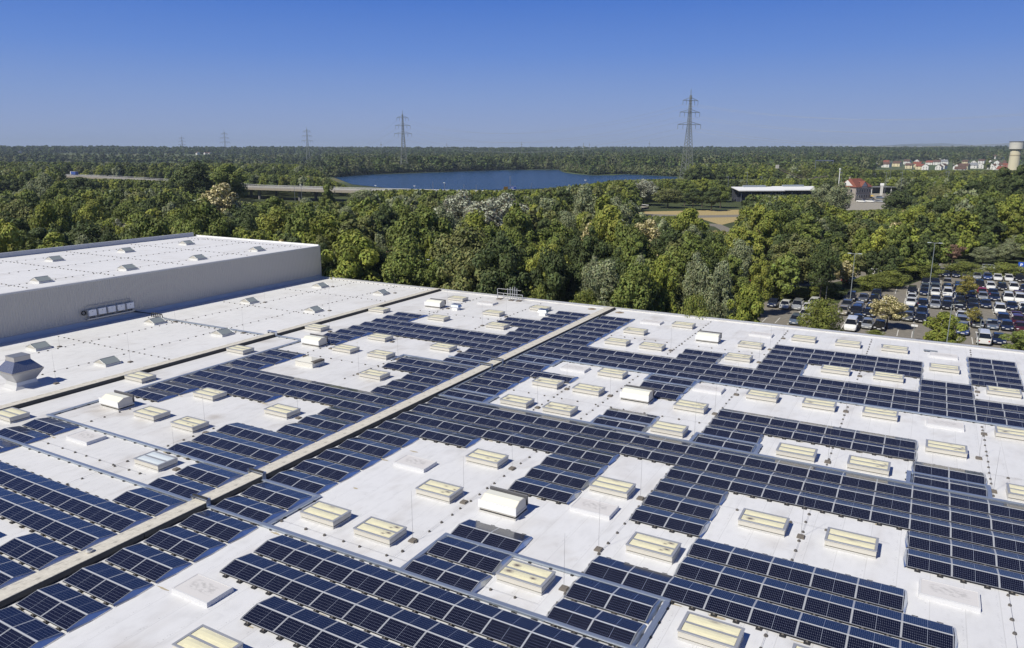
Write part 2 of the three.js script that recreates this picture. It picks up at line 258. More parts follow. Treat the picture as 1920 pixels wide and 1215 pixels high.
// [column u, row v, pane stain pair]
const SKY = [[-14.25, 28.27, 4, 2], [-23.4, 28.27, 1, 1], [-27.4, 28.27, 0, 5], [-23.4, 34.0, 1, 3], [-23.4, 39.7, 3, 0], [-14.25, 39.7, 0, 5], [-9.65, 34.0, 1, 1], [-5.1, 39.7, 2, 0], [-.54, 39.7, 5, 0], [-14.25, 51.2, 0, 5], [-14.25, 57, 3, 1], [-9.65, 62.7, 3, 0], [-5.1, 62.7, 2, 5], [-.54, 62.7, 5, 3], [-5.1, 51.2, 0, 0], [-.54, 51.2, 1, 3], [4, 57, 1, 3], [-23.4, 62.7, 5, 1], [-27.4, 57, 2, 3], [-23.4, 57, 1, 3], [-27.4, 51.2, 2, 5], [-23.4, 51.2, 4, 1], [-27.4, 74.15, 5, 3], [-27.4, 79.9, 2, 1], [-23.4, 74.15, 3, 1], [-23.4, 85.7, 3, 0], [-14.25, 79.9, 2, 3], [-14.25, 74.15, 4, 1], [-9.65, 85.7, 0, 0], [-5.1, 85.7, 5, 0], [-.54, 85.7, 2, 5], [-5.1, 74.15, 0, 3], [-.54, 74.15, 3, 1], [4, 79.9, 3, 5], [8.5, 74.15, 2, 3], [8.5, 62.7, 2, 5], [8.5, 51.2, 1, 0], [-5.1, 28.27, 0, 5], [-.54, 28.27, 0, 0], [-23.4, 16.9, 0, 0], [-42.9, 17.0, 0, 0],
  [-60.95, 28.5, 0, 0], [-61.3, 40.0, 0, 5], [-51.5, 39.8, 0, 3], [-51.45, 34.2, 5, 0], [-46.75, 34.1, 3, 2], [-42.8, 39.75, 0, 0], [-61.05, 51.4, 0, 0], [-61.2, 63.0, 0, 0], [-51.55, 57.15, 0, 0], [-46.8, 57.2, 4, 3], [-42.8, 51.3, 2, 3], [-51.55, 62.9, 0, 3], [-42.85, 62.8, 3, 0], [-61.3, 74.7, 0, 0], [-51.6, 74.5, 0, 3], [-47, 80.4, 0, 5], [-42.9, 74.4, 3, 1], [-56.45, 86.3, 0, 0], [-43.05, 86.0, 5, 3]];
const near = (list, x) => list.reduce((b, q, i) => Math.abs(q - x) < Math.abs(list[b] - x) ? i : b, 0);
SKY.forEach(([u, v, a, b]) => {
  const L = u < -37, c = near(L ? colsL : colsR, u), r = near(rowsV, v);
  const where = L ? `between the kerbs, ${ORD[colsL.length - 1 - c]} file from the middle kerb` : `on the car park side, ${ORD[c]} file from the middle kerb`;
  skylight(u, v, [MIRP(a), MIRP(b)], `yellowed skylight ${where}, ${ORD[r]} cross row`);
});
{
  const t = thing('skylight', 'skylight with milky white panes beside the cable trays between the kerbs', 'skylight', [-42.8 - SW, ROOF, 28.35]);
  obj('curb', skyGeo.curb, M.curb, t); obj('seal', skyGeo.gap, M.dark, t); obj('frame', skyGeo.frame, M.frame, t); obj('rim', skyGeo.rim, M.alu, t); obj('centre_bar', skyGeo.bar, M.alu, t);
  for (const i of [0, 1]) { const p = obj('pane', paneGeo, milkPane, t); p.position.set(.12, .474, i ? -(SD / 2 + .062) : -.098); }
}
// smoke vents with raised flaps
function smokeVent(uR, vF, label) {
  const t = thing('smoke_vent', label, 'smoke vent', [uR - SW, ROOF, vF], 'white smoke vents with raised flaps');
  obj('curb', skyGeo.curb, M.curb, t); obj('seal', skyGeo.gap, M.dark, t);
  obj('frame', [bx(.04, SW - .04, .2, .33, .04, SD - .04)], M.frame, t);
  const prof = [[.12, .33], [.12, .72], [.58, .96], [1.12, .96], [1.36, .80], [1.36, .33]];
  for (const [x0, x1] of [[.06, .10], [SW - .10, SW - .06]]) obj('end_panel', prism(prof, x0, x1), M.frame, t);
  obj('glazing', [prism([[.12, .70], [.58, .945], [.58, .965], [.12, .73]], .1, SW - .1)], mat(.82, .80, .66, .4), t);
  obj('glazing', [prism([[.585, .945], [1.12, .945], [1.36, .79], [1.36, .81], [1.12, .965], [.585, .965]], .1, SW - .1)], mat(.72, .72, .64, .4), t);
  obj('flap', [bx(-.03, SW + .03, .30, .80, -.015, .03)], M.white, t); obj('flap', [prism([[1.42, .38], [1.47, .38], [1.47, 1.03], [1.40, 1.03], [1.36, 1.0]], -.03, SW + .03)], mat(.10, .10, .11, .6), t);
}
smokeVent(-18.9, 34.1, 'white smoke vent nearest the camera on the car park side'); smokeVent(-18.95, 57.1, 'white smoke vent among the yellow skylights, middle one of three on the car park side'); smokeVent(-18.95, 80.2, 'white smoke vent farthest out near the car park edge of the roof');
smokeVent(-56.25, 34.4, 'white smoke vent nearest the camera between the two kerbs'); smokeVent(-56.3, 57.5, 'white smoke vent beside the corner of the cable tray, middle one between the kerbs'); smokeVent(-56.55, 80.8, 'white smoke vent beside a small fan hood at the far end');
// blanked openings covered with membrane
const boxStain = dataTex(256, 160, (x, y) => { const q = Math.max(Math.abs(x - 128) / 92, Math.abs(y - 86) / 44), n = fbm(x * .03, y * .06), m = q < 1 ? Math.max(0, n + .12) * .3 * Math.min(1, (1 - q) * 4) : 0; const k = 1 - m; return [240 * k, 237 * k, 236 * k]; });
const blankM = mat(.62, .62, .63, .6), boxTop = mat(.74, .74, .74, .6); boxTop.map = boxStain;
const blankGeo = { side: frustum([-.02, SW + .02, -.02, SD + .02], .004, [.0, SW, .0, SD], .24, false), top: polys([[[.0, .24, .0], [SW, .24, .0], [SW, .24, SD], [.0, .24, SD]]], [[[0, 0], [1, 0], [1, 1], [0, 1]]]), lip: mergeGeometries([bx(-.01, SW + .01, .215, .255, -.012, .07), bx(-.01, SW + .01, .215, .255, SD - .07, SD + .012), bx(-.01, .07, .215, .255, .07, SD - .07), bx(SW - .07, SW + .01, .215, .255, .07, SD - .07)].map((g) => g.toNonIndexed())) };
[[-27.4, 36.9], [-27.4, 19.8], [-14.25, 36.85], [4, 36.95], [-27.35, 62.9], [-14.3, 62.85], [4, 62.95], [-14.35, 86], [4, 85.7], [-27.5, 86], [-51.45, 28.8], [-51.5, 86.3]].forEach(([u, v], i) => {
  const f = ['between two short solar rows beside the middle kerb', 'near the bottom, with reddish brown stains', 'beyond the smoke vent nearest the camera', 'beside the ends of two long near rows', 'with a pinkish stain beside the three longest rows', 'inside the bend of the tray, far middle', 'low and bare on the open roof', 'low, beside the farthest skylights near the parking', 'at the far edge toward the vans', 'small looking, far out beside the middle kerb', 'between the two cable trays on the hall side', 'far end near the lattice rack'][i];
  const t = thing('blanked_opening', `white membrane covered low roof box ${f}`, 'roof box', [u - SW, ROOF, v], 'blanked roof openings');
  obj('upstand', blankGeo.side, blankM, t); obj('top', blankGeo.top, boxTop, t); obj('lip', blankGeo.lip, blankM, t);
});
// gable rooflights on the plain white roof and the hall roof
const rlGeo = (() => { const w = 1.95, l = 1.62, h = .22, a = .66, m = w / 2; return {
  base: frustum([-.03, w + .03, -.03, l + .03], .004, [0, w, 0, l], h, false), gable: polys([[[0, h, 0], [w, h, 0], [m, a, 0]]]), gable2: polys([[[w, h, l], [0, h, l], [m, a, l]]]),
  slope: polys([[[w, h + .03, .06], [m + .02, a + .005, .06], [m + .02, a + .005, l - .06], [w, h + .03, l - .06]]]), slope2: polys([[[0, h + .03, .06], [m - .02, a + .005, .06], [m - .02, a + .005, l - .06], [0, h + .03, l - .06]]]),
  frame: mergeGeometries([bar([w + .02, h, 0], [m, a + .01, 0], .035), bar([w + .02, h, l], [m, a + .01, l], .035), bar([-.02, h, 0], [m, a + .01, 0], .035), bar([m, a + .01, 0], [m, a + .01, l], .035), bar([w + .02, h, 0], [w + .02, h, l], .05), bar([-.02, h, 0], [-.02, h, l], .05)].map((g) => g.toNonIndexed())) }; })();
const rlGlass = mat(.26, .29, .29, .14, 0, { clearcoat: .5, clearcoatRoughness: .06 }), rlGable = mat(.44, .42, .37, .65), rlCurb = mat(.60, .60, .59, .7);
function rooflight(uR, vF, y, label, group) {
  const t = thing('gable_rooflight', label, 'rooflight', [uR - 1.95, y, vF], group);
  obj('curb', rlGeo.base, rlCurb, t); obj('gable', rlGeo.gable, rlGable, t); obj('gable', rlGeo.gable2, rlGable, t); obj('pane', rlGeo.slope, rlGlass, t); obj('pane', rlGeo.slope2, rlGlass, t); obj('frame', rlGeo.frame, M.steel, t);
}
[41.7, 55.7, 70.5, 84.6].forEach((v, i) => [-81.5, -69.35].forEach((u, j) => rooflight(u, v, ROOF, `small gable rooflight on the lower white roof ${j ? 'near the outer kerb' : 'along the corrugated wall'}, ${ORD[i]} from camera`, 'gable rooflights on the lower white roof')));
[48.6, 59.8, 70.9, 82.0].forEach((v, i) => [-109.0, -92.1].forEach((u, j) => rooflight(u, v, ROOF + HALL_H, `small gable rooflight on the tall hall roof ${j ? 'near the corrugated wall' : 'near the dark parapet'}, ${ORD[i]} from camera`, 'gable rooflights on the hall roof')));
// ------------------------------------------------------------------ exhaust duct, inverters, trays
{
  const t = thing('exhaust_hood', 'large hourglass shaped sheet metal exhaust hood on the white roof', 'exhaust hood', [-70.4, ROOF, 34.4]);
  const q = (s) => [-s, s, -s, s], steel = mat(.52, .52, .53, .26, .85);
  obj('base', [frustum(q(1.18), .004, q(.92), .30, false), frustum(q(.92), .30, q(.86), .62, false)], mat(.62, .62, .61, .45, .4), t);
  obj('lower_cone', frustum(q(.80), .55, q(1.36), 1.50, false), mat(.45, .45, .46, .42, .6), t);
  obj('rim', [frustum(q(1.37), 1.50, q(1.37), 1.60, false), frustum(q(1.39), 1.585, q(1.39), 1.62)], mat(.40, .38, .36, .5, .6), t);
  obj('upper_cone', frustum(q(1.35), 1.62, q(.70), 2.45, false), steel, t);
  obj('outlet', [frustum(q(.70), 2.45, q(.70), 2.86, false)], mat(.50, .48, .46, .45, .6), t); obj('lid', [bx(-.72, .72, 2.86, 2.89, -.72, .72)], mat(.32, .33, .35, .5, .6), t);
}
{
  const t = thing('inverter_rack', 'rack holding five white inverter boxes on the corrugated wall', 'inverter rack', [HALLU + .05, ROOF, 51.5]);
  obj('rail', [bar([.12, 2.36, .1], [.12, 2.36, 6.1], .025), bar([.12, 1.0, .1], [.12, 1.0, 6.3], .025), ...[.15, 1.4, 2.65, 3.9, 5.15, 6.1].map((v) => bar([.12, .7, v], [.12, 2.38, v], .02))], M.steel, t);
  obj('cable_tray', [bx(.05, .35, .68, .74, .1, 6.4), bx(.33, .36, .74, .82, .1, 6.4)], M.steel, t);
  for (let i = 0; i < 5; i++) { const g = obj('cable_bundle', [...[.25, .4, .55, .7].map((o) => bar([.22, .74, i * 1.25 + .35 + o], [.22, 1.16, i * 1.25 + .35 + o], .022))], M.cableBlack, t); const p = obj('antenna_rod', [bar([.12, 2.36, i * 1.25 + .65], [.12, 2.75, i * 1.25 + .65], .012)], M.steel, t); }
  const lead = obj('lead_cable', [bar([.3, .7, 6.3], [1.1, .12, 8.0], .06), bar([.3, .62, 6.2], [1.2, .12, 8.1], .05)], M.cableBlack, t);
  for (let i = 0; i < 5; i++) {
    const b = thing('inverter', `white inverter box on the corrugated wall, ${['nearest the cable coil', 'second from the cable coil', 'middle one of five', 'fourth from the cable coil', 'farthest from the cable coil'][i]}`, 'inverter', [HALLU + .2, ROOF + 1.14, 51.5 + i * 1.25 + .3], 'inverters on the wall');
    obj('housing', [bx(0, .32, 0, .76, 0, .98)], M.white, b); obj('cover', [bx(.32, .345, .02, .74, .02, .96)], M.white, b); obj('status_display', [bx(.345, .352, .5, .56, .45, .53)], M.dark, b);
  }
  const coil = new THREE.TorusGeometry(.24, .055, 6, 14); coil.rotateY(Math.PI / 2);
  const c = obj('cable_coil', [coil.clone(), coil.clone().translate(.09, .02, 0)], M.cableBlack); c.position.set(HALLU + .25, ROOF + 1.62, -51.3); tag(c, 'black coil of spare cable hanging beside the inverters', 'cable coil');
  const k = thing('cable_duct_stand', 'cluster of black bent cable pipes at the end of the wall cable tray', 'cable pipes', [-84.9, ROOF, 58.6]);
  for (let i = 0; i < 5; i++) { const u = -1.2 + i * .42; obj('bent_pipe', [bar([u, 0, 0], [u, .5, 0], .07), bar([u, .5, 0], [u + .28, .55, .1], .07), bar([u + .28, .55, .1], [u + .34, .1, .12], .06)], M.cableBlack, k); }
}
function tray(label, pts, w = .26) {
  const t = thing('cable_tray', label, 'cable tray', [pts[0][0], ROOF, pts[0][1]], 'grey cable trays on the roof'), feet = [];
  for (let i = 0; i + 1 < pts.length; i++) {
    const [a, b] = [pts[i], pts[i + 1]], L = Math.hypot(b[0] - a[0], b[1] - a[1]), along = Math.abs(b[0] - a[0]) > Math.abs(b[1] - a[1]), n = Math.max(1, Math.round(L / 3));
    for (let k = 0; k < n; k++) {
      const s = k / n, e = (k + 1) / n - .006 / L, ext = .13 / L, s2 = k === 0 ? s - (i ? -ext : ext) : s, e2 = k === n - 1 ? e + ext : e, m = obj('tray_section', unitTray(w), M.tray, t);
      const A = [a[0] + (b[0] - a[0]) * s2 - pts[0][0], a[1] + (b[1] - a[1]) * s2 - pts[0][1]], B = [a[0] + (b[0] - a[0]) * e2 - pts[0][0], a[1] + (b[1] - a[1]) * e2 - pts[0][1]];
      m.position.set((A[0] + B[0]) / 2, .07 + (i % 2) * .002, -(A[1] + B[1]) / 2); m.scale.x = Math.hypot(B[0] - A[0], B[1] - A[1]); if (!along) m.rotation.y = Math.PI / 2;
    }
    for (let s = .5; s < L; s += 1.2) { const u = a[0] + (b[0] - a[0]) * s / L - pts[0][0], v = a[1] + (b[1] - a[1]) * s / L - pts[0][1]; feet.push(along ? bx(u - .07, u + .07, .004, .068, v - .19, v + .19) : bx(u - .19, u + .19, .004, .068, v - .07, v + .07)); }
  }
  obj('rubber_support', feet, M.rubber, t).userData.kind = 'stuff';
}
const trayG = {}; function unitTray(w) { return trayG[w] ??= prism([[-w / 2, 0], [w / 2, 0], [w / 2, .085], [w / 2 - .03, .1], [-w / 2 + .03, .1], [-w / 2, .085]], -.5, .5); }
tray('cable tray between the kerbs, nearer of the two toward the camera', [[-62, 26.5], [-36.98, 26.5]]);
tray('cable tray from the near kerb crossing out under the near solar rows', [[-35.7, 26.6], [-8.8, 26.6]], .3);
tray('cable tray between the kerbs, second one from the camera', [[-60.1, 30.95], [-36.98, 30.85]]);
tray('short bent cable tray at the second kerb crossing', [[-35.7, 30.78], [-30.88, 30.75], [-30.88, 26.9]]);
tray('cable tray looping round the skylight with four ring stains', [[-21.4, 26.9], [-21.4, 30.7], [-8.8, 30.7], [-8.8, 26.9]]);
tray('long cable tray along the row ends beside the hall side kerb', [[-60.05, 31.25], [-60.05, 58.8]]);
tray('cable tray across the outer kerb toward the row ends', [[-64.1, 58.95], [-59.8, 58.95]]);
tray('cable tray crossing the lower white roof from the inverters', [[-84, 58.5], [-65.4, 58.6]]);
tray('long cable tray hugging the car park side of the middle kerb', [[-35.68, 50.5], [-35.68, 86]], .16);
tray('long cable tray behind the middle group of long solar rows', [[-35.4, 50.52], [16, 50.55]], .3);
tray('short cable tray at the kerb, behind the eighteenth row', [[-35.4, 52.6], [-31, 52.6], [-31, 50.8]]);
tray('cable tray loop behind the short rows next to the paired skylights', [[-21.35, 50.8], [-21.35, 52.45], [-16.9, 52.45]]);
tray('cable tray loop round a short row in the middle of the roof', [[-13.5, 50.8], [-13.5, 52.5], [-8.9, 52.45], [-8.9, 50.8]]);
tray('cable tray loop round a short row at the roof end', [[.6, 50.8], [.6, 52.5], [5.05, 52.5], [5.05, 50.8]]);
tray('long cable tray in front of the far group of long solar rows', [[-35.4, 65.75], [16, 65.7]], .26);
tray('short cable tray at the kerb, below the far long rows', [[-35.4, 63.5], [-31.05, 63.5], [-31.05, 65.5]]);
tray('cable tray loop round a short row below the far long rows', [[-21.5, 65.5], [-21.5, 63.5], [-16.95, 63.5], [-16.95, 65.5]]);
tray('cable tray between the kerbs leading to the third kerb crossing', [[-46.3, 57.6], [-46.3, 59.42], [-36.98, 59.42]]);
tray('short cable tray between the kerbs leading to the farthest kerb crossing', [[-41.8, 61.3], [-36.98, 61.3]]);
[[26.55, 'nearest the camera'], [30.85, 'second from the camera'], [59.5, 'third from the camera'], [61.6, 'farthest out']].forEach(([v, w]) => {
  const t = thing('tray_bridge', `small grey metal cable bridge over the middle kerb, ${w}`, 'cable bridge', [-37.0, ROOF, v], 'cable bridges over the kerb');
  for (const x of [.02, 1.32]) obj('leg', [bx(x, x + .06, .1, .54, -.14, .14)], M.galv, t); obj('deck', [bx(-.04, 1.44, .54, .59, -.15, .15)], M.galv, t); obj('cable', [bar([.05, .61, .03], [1.3, .61, .03], .04), bar([.05, .61, -.06], [1.3, .61, -.06], .035)], M.cableBlack, t);
});
{ const t = thing('tray_bridge', 'small grey metal cable bridge over the outer kerb', 'cable bridge', [-65.35, ROOF, 58.85]); for (const x of [.0, 1.2]) obj('leg', [bx(x, x + .06, .1, .54, -.14, .14)], M.galv, t); obj('deck', [bx(-.04, 1.3, .54, .61, -.18, .18)], M.galv, t); }
// ------------------------------------------------------------------ lightning wires and rods
const wireHolder = (() => mergeGeometries([cyl(.085, .06, .004, .09, 7)]))();
function wireLine(label, a, b, y, step, seed) {
  const r = rng(seed), L = Math.hypot(b[0] - a[0], b[1] - a[1]), t = thing('lightning_wire', label, 'lightning wire', [a[0], y, a[1]], 'lightning wires on the roofs'), hold = [];
  for (let s = .3; s < L; s += step * (.75 + r() * .5)) { const g = wireHolder.clone(); g.rotateY(r() * 3); const q = .9 + r() * .35; g.scale(q, 1, q); g.translate((b[0] - a[0]) * s / L + (r() - .5) * .05, 0, -(b[1] - a[1]) * s / L); hold.push(g); }
  obj('wire', [bar([0, .095, 0], [b[0] - a[0], .095, b[1] - a[1]], .006, 4)], M.wire, t); obj('wire_holder', hold, M.block, t).userData.kind = 'stuff';
}
[-22.5, -13.3, -4.3, 5.25].forEach((u, i) => [[26.9, 44.8], [51, 64.9], [73.2, 91.2]].forEach(([a, b], j) => wireLine(`thin lightning wire running away from camera, ${ORD[i]} out from the middle kerb, ${['near', 'middle', 'far'][j]} stretch`, [u, a], [u, b], ROOF, 1.05, 70 + i * 3 + j)));
wireLine('short lightning wire between the paired skylights near the middle kerb', [-26.75, 51], [-26.75, 58.5], ROOF, .9, 90);
[[27.5, -30.9, -14, 'near'], [41.7, -13, 0, 'by the two near outer skylights'], [55, -31, -13, 'middle'], [54.8, -4, 16, 'by the outer middle skylights'], [78.2, -31, -13.2, 'far']].forEach(([v, a, b, w], i) => wireLine(`thin lightning wire along the rows, car park side, ${w}`, [a, v], [b, v], ROOF, 1.5, 95 + i));
[-55.9, -46.2].forEach((u, i) => [[24, 36], [50, 60], [73, 91]].forEach(([a, b], j) => wireLine(`thin lightning wire between the kerbs, away from camera, ${i ? 'inner' : 'outer'} one, ${['near', 'middle', 'far'][j]} stretch`, [u, a], [u, b], ROOF, 1.05, 110 + i * 3 + j)));
[[27.6, 'near'], [54.9, 'middle'], [78.6, 'far']].forEach(([v, w], i) => wireLine(`thin lightning wire parallel to the solar rows between the kerbs, ${w} one`, [-58.5, v], [-43, v], ROOF, 1.5, 120 + i));
[-80.6, -72.2].forEach((u, i) => wireLine(`dotted lightning wire along the lower white roof, ${i ? 'outer kerb' : 'corrugated wall'} side`, [u, 30], [u, 91.6], ROOF, 1.05, 130 + i));
[46.6, 58.0, 69.8, 81.4, 91.7].forEach((v, i) => wireLine(`dotted lightning wire across the lower white roof, ${ORD[i]} from camera`, [-86.2, v], [-66.2, v], ROOF, .95, 140 + i));
[-114, -103.5, -93.5].forEach((u, i) => wireLine(`dotted lightning wire along the hall roof, ${['by the dark parapet', 'in the middle', 'by the corrugated wall'][i]}`, [u, 40], [u, 91.5], ROOF + HALL_H, 1.1, 150 + i));
[46.2, 56.7, 67.2, 78.2, 89.4].forEach((v, i) => wireLine(`dotted lightning wire across the hall roof, ${ORD[i]} from camera`, [-118.5, v], [-90, v], ROOF + HALL_H, 1.0, 160 + i));
const rodGeo = { rod: mergeGeometries([cyl(.01, .005, .08, 3.0, 5)]), block: mergeGeometries([bx(-.2, .2, .004, .07, -.2, .2), bx(-.17, .17, .07, .12, -.17, .17)]) };
let rodN = 0;
function rod(u, v, y, label) { const t = thing('lightning_rod', label, 'lightning rod', [u, y, v], 'thin lightning rods on the roofs'); obj('rod', rodGeo.rod, M.wire, t); obj('base_block', rodGeo.block, M.concrete, t); }
const RODS = [[-13.55, 29.3], [-22.7, 29.4], [-22.75, 34.6], [-22.6, 40.3], [-13.6, 40.3], [-13.5, 33.5], [-26.7, 51.9], [-26.7, 57.6], [-22.6, 57.7], [-22.65, 75], [-13.5, 57.6], [-13.55, 51.9], [-13.1, 63.4], [-13.5, 74.9], [-13.5, 80.6], [-13.1, 86.4], [-4.3, 63.4], [5.3, 63.1], [-4.2, 74.7], [5.3, 74.6], [-4.3, 51.8], [4.75, 57.6], [5.3, 52], [-4.3, 40.2], [5.2, 29]];
const RODL = [[-42.1, 29.2], [-45.9, 34.6], [-54.9, 57.9], [-46, 52.1], [-45.9, 58], [-42.1, 63.6], [-50.9, 63.4], [-60.4, 63.7], [-46.3, 75.1], [-46.3, 81], [-55.7, 81.5], [-42.2, 40.4]];
RODS.forEach(([u, v]) => { const c = Math.max(0, near(colsR, u - .8)), r = near(rowsV, v - .6); rod(u, v, ROOF, `thin lightning rod, car park side, ${ORD[c]} skylight file, ${ORD[r]} cross row`); });
RODL.forEach(([u, v], i) => rod(u, v, ROOF, `thin lightning rod between the kerbs, ${ORD[i]} of twelve counted away from camera`));
[[-81.2, 44], [-80.9, 58.2], [-80.6, 72.4], [-80.9, 86.5], [-68.9, 44], [-68.7, 58.2], [-68.7, 72.6], [-69, 87]].forEach(([u, v], i) => rod(u, v, ROOF, `thin lightning rod beside a rooflight ${i < 4 ? 'along the corrugated wall' : 'near the outer kerb'}, ${ORD[i % 4]} from camera`));
rod(-68.2, 36.2, ROOF, 'thin lightning rod standing beside the hourglass exhaust hood');
// ------------------------------------------------------------------ small roof furniture
function fanHood(u, v, label) { const t = thing('fan_hood', label, 'fan hood', [u, ROOF, v]); obj('base', [bx(-.42, .42, .004, .42, -.42, .42)], M.white, t); obj('hood', [frustum([-.62, .62, -.5, .5], .42, [-.5, .5, -.34, .34], .74)], M.galv, t); obj('lid', [bx(-.56, .56, .74, .79, -.4, .4)], M.galv, t); }
fanHood(-54.4, 81.6, 'small silver fan hood beside the far white smoke vent'); fanHood(-42.6, 84.3, 'small silver fan hood in front of a far skylight at the kerb');
{
  const t = thing('hip_vent', 'grey hip roofed vent box alone among the long solar rows', 'vent box', [-53.6, ROOF, 51.4]);
  obj('body', [bx(0, 2.3, .004, .52, 0, 1.7)], mat(.66, .64, .58, .7), t); obj('hip_roof', frustum([-.06, 2.36, -.06, 1.76], .52, [.9, 1.4, .84, .86], .86), mat(.62, .61, .56, .7), t); obj('motor_box', [bx(-.18, .35, .5, .68, 1.2, 1.55)], M.block, t); obj('motor_box', [bx(2.0, 2.5, .46, .64, .1, 1.5)], M.block, t);
}
{
  const [u, v] = [-51.2, 90.9], t = thing('antenna_rack', 'metal lattice rack standing at the far roof edge', 'metal rack', [u, ROOF, v]);
  obj('rail', [bar([-2.2, .9, 0], [1.9, .9, 0], .04), bar([-2.2, 1.5, .1], [1.6, 1.5, .1], .035), bar([-1.2, .5, 0], [1.8, .5, 0], .03)], M.alu, t);
  for (const [x, h] of [[-2.2, 1.5], [-1.2, .9], [-.5, 1.7], [-.1, 1.9], [.3, 1.9], [.65, 2.0], [1, 1.8], [1.9, .95]]) obj('post', [bx(x - .04, x + .04, .06, h, -.04, .04)], M.alu, t);
  for (const x of [-1.8, .2, 1.4]) obj('ballast_block', [bx(x - .35, x + .35, .004, .1, -.5, .3)], M.concrete, t);
}
for (const [u, v, w] of [[-3.2, 88.2, 'nearer the middle of the roof'], [.9, 87.9, 'nearer the white vans']]) { const t = thing('grey_slab', `small grey metal slab lying at the far roof edge, ${w}`, 'metal slab', [u, ROOF, v]); obj('plate', [bx(0, 1.3, .12, .17, 0, .4)], mat(.28, .31, .34, .6, .3), t); obj('support', [bx(.1, .2, .004, .12, .05, .35), bx(1.1, 1.2, .004, .12, .05, .35)], M.dark, t); }
{ const t = thing('roof_drain', 'round grey drain cap on the near stretch of the middle kerb', 'drain cap', [-36.35, ROOF + .42, 19.75]); obj('cap', [cyl(.2, .18, 0, .07, 14)], M.curb, t); obj('lid', [cyl(.13, .12, .07, .11, 14)], M.steel, t); }
for (const [u, v, w] of [[-36, 90.6, 'car park'], [-38.2, 90.9, 'hall']]) { const t = thing('roof_outlet', `brown stained roof outlet where the middle kerb meets the far edge, ${w} side`, 'roof outlet', [u + (w === 'hall' ? -.4 : 1.5), ROOF, v]); obj('grate', [cyl(.28, .24, .006, .1, 12)], mat(.22, .17, .12, .9), t); obj('collar', [cyl(.6, .56, .005, .02, 16)], mat(.30, .25, .19, .9), t); }

{ // dried silt left by puddles in the gaps between rows
  const r = rng(61), F = [], seg = []; for (const [k, s] of Object.entries(RIGHT)) for (const [a, b] of s) seg.push([+k, -35.3 + PITCHU * a, -35.3 + PITCHU * b]); for (const [k, s] of Object.entries(LEFT)) for (const [a, b] of s) seg.push([+k, -37.4 - PITCHU * a, -37.4 - PITCHU * b]);
  for (const [k, u0, u1] of seg) for (let u = u0; u < u1; u += 2.01) { if (r() > .42) continue; const cu = u + r() * 1.6, cv = ROWV(k) - 1.09 + (r() - .5) * .04, a = .12 + r() * .38, b = .03 + r() * .07, P = []; for (let i = 0; i < 11; i++) { const t = i / 11 * 6.283, q = .6 + r() * .6; P.push([cu + Math.cos(t) * a * q, ROOF + .0115, cv + Math.sin(t) * b * q]); } F.push(P); }
  const m = obj('silt_stain', polys(F), mat(.42, .36, .25, .95), scene.getObjectByName('factory_building')); m.userData.kind = 'stuff';
}
// ------------------------------------------------------------------ terrain, water, roads
const distOf = (x, v) => x * FH[0] + v * FH[1], latOf = (x, v) => x * RT[0] + v * RT[1];
const smooth = (a, b, x) => { const t = Math.min(1, Math.max(0, (x - a) / (b - a))); return t * t * (3 - 2 * t); };
function hgt(x, v) { const r = Math.hypot(x, v); return smooth(1250, 4200, r) * 34 + smooth(1400, 3000, r) * fbm(x * .0012, v * .0012) * 9; }
const pxOf = (x, v, y = 0) => { const d = distOf(x, v); return CX + FOCAL * latOf(x, v) / (d * Math.cos(PITCH) + (EYE - y) * Math.sin(PITCH)); };
{
  const pos = [], col = [], idx = [], uv = [], A = 220, rad = []; let q = 0; for (let r = 0; r < 15000; r += 4 + r * .045) rad.push(r); const N = rad.length;
  for (let j = 0; j < N; j++) for (let i = 0; i <= A; i++) {
    const a = i / A * Math.PI * 2, x = Math.sin(a) * rad[j], v = Math.cos(a) * rad[j];
    pos.push(x, hgt(x, v), -v); uv.push(x / 9, v / 9);
    const f = fbm(x * .006, v * .006, 2), g = fbm(x * .02, v * .02, 5), field = rad[j] > 750 ? 1 : 0;
    const c = field ? (f > .05 ? [.15, .19, .065] : f < -.18 ? [.20, .19, .09] : [.10, .15, .045]) : [.075 + g * .03, .10 + g * .03, .028];
    col.push(...c.map((k) => k * (1 + g * .25)));
    if (j < N - 1 && i < A) { const o = j * (A + 1) + i; idx.push(o, o + 1, o + A + 2, o, o + A + 2, o + A + 1); }
  }
  const g = new THREE.BufferGeometry(); g.setAttribute('position', new THREE.Float32BufferAttribute(pos, 3)); g.setAttribute('uv', new THREE.Float32BufferAttribute(uv, 2)); g.setAttribute('color', new THREE.Float32BufferAttribute(col, 3)); g.setIndex(idx); g.computeVertexNormals();
  const m = mat(1, 1, 1, .95); m.vertexColors = true; m.map = dataTex(256, 256, (x, y) => { const k = 205 + fbm(x / 256 * 8, y / 256 * 8, 1) * 60 + rr(-25, 25); return [k, k, k * .95]; });
  struct('ground', g, m);
}
function sheet(name, pts, y, m, sub) { // flat polygon of [x, v]
  const s = new THREE.Shape(pts.map(([x, v]) => new THREE.Vector2(x, v))), g = new THREE.ShapeGeometry(s); g.rotateX(-Math.PI / 2); g.translate(0, y, 0);
  const p = g.attributes.position, uv = new Float32Array(p.count * 2); for (let i = 0; i < p.count; i++) { uv[i * 2] = p.getX(i) / 6; uv[i * 2 + 1] = -p.getZ(i) / 6; } g.setAttribute('uv', new THREE.BufferAttribute(uv, 2));
  return struct(name, g, m);
}
const LAKE = [[626, 333], [660, 330], [700, 327.5], [760, 325.5], [830, 323], [900, 320.5], [960, 319], [1048, 318.5], [1056, 323], [1075, 326.5], [1110, 329], [1150, 329], [1172, 327], [1215, 329], [1268, 331.5], [1275, 338], [1180, 346], [1060, 352], [960, 356], [840, 357], [740, 355], [660, 346]].map(([x, y]) => spot(x, y));
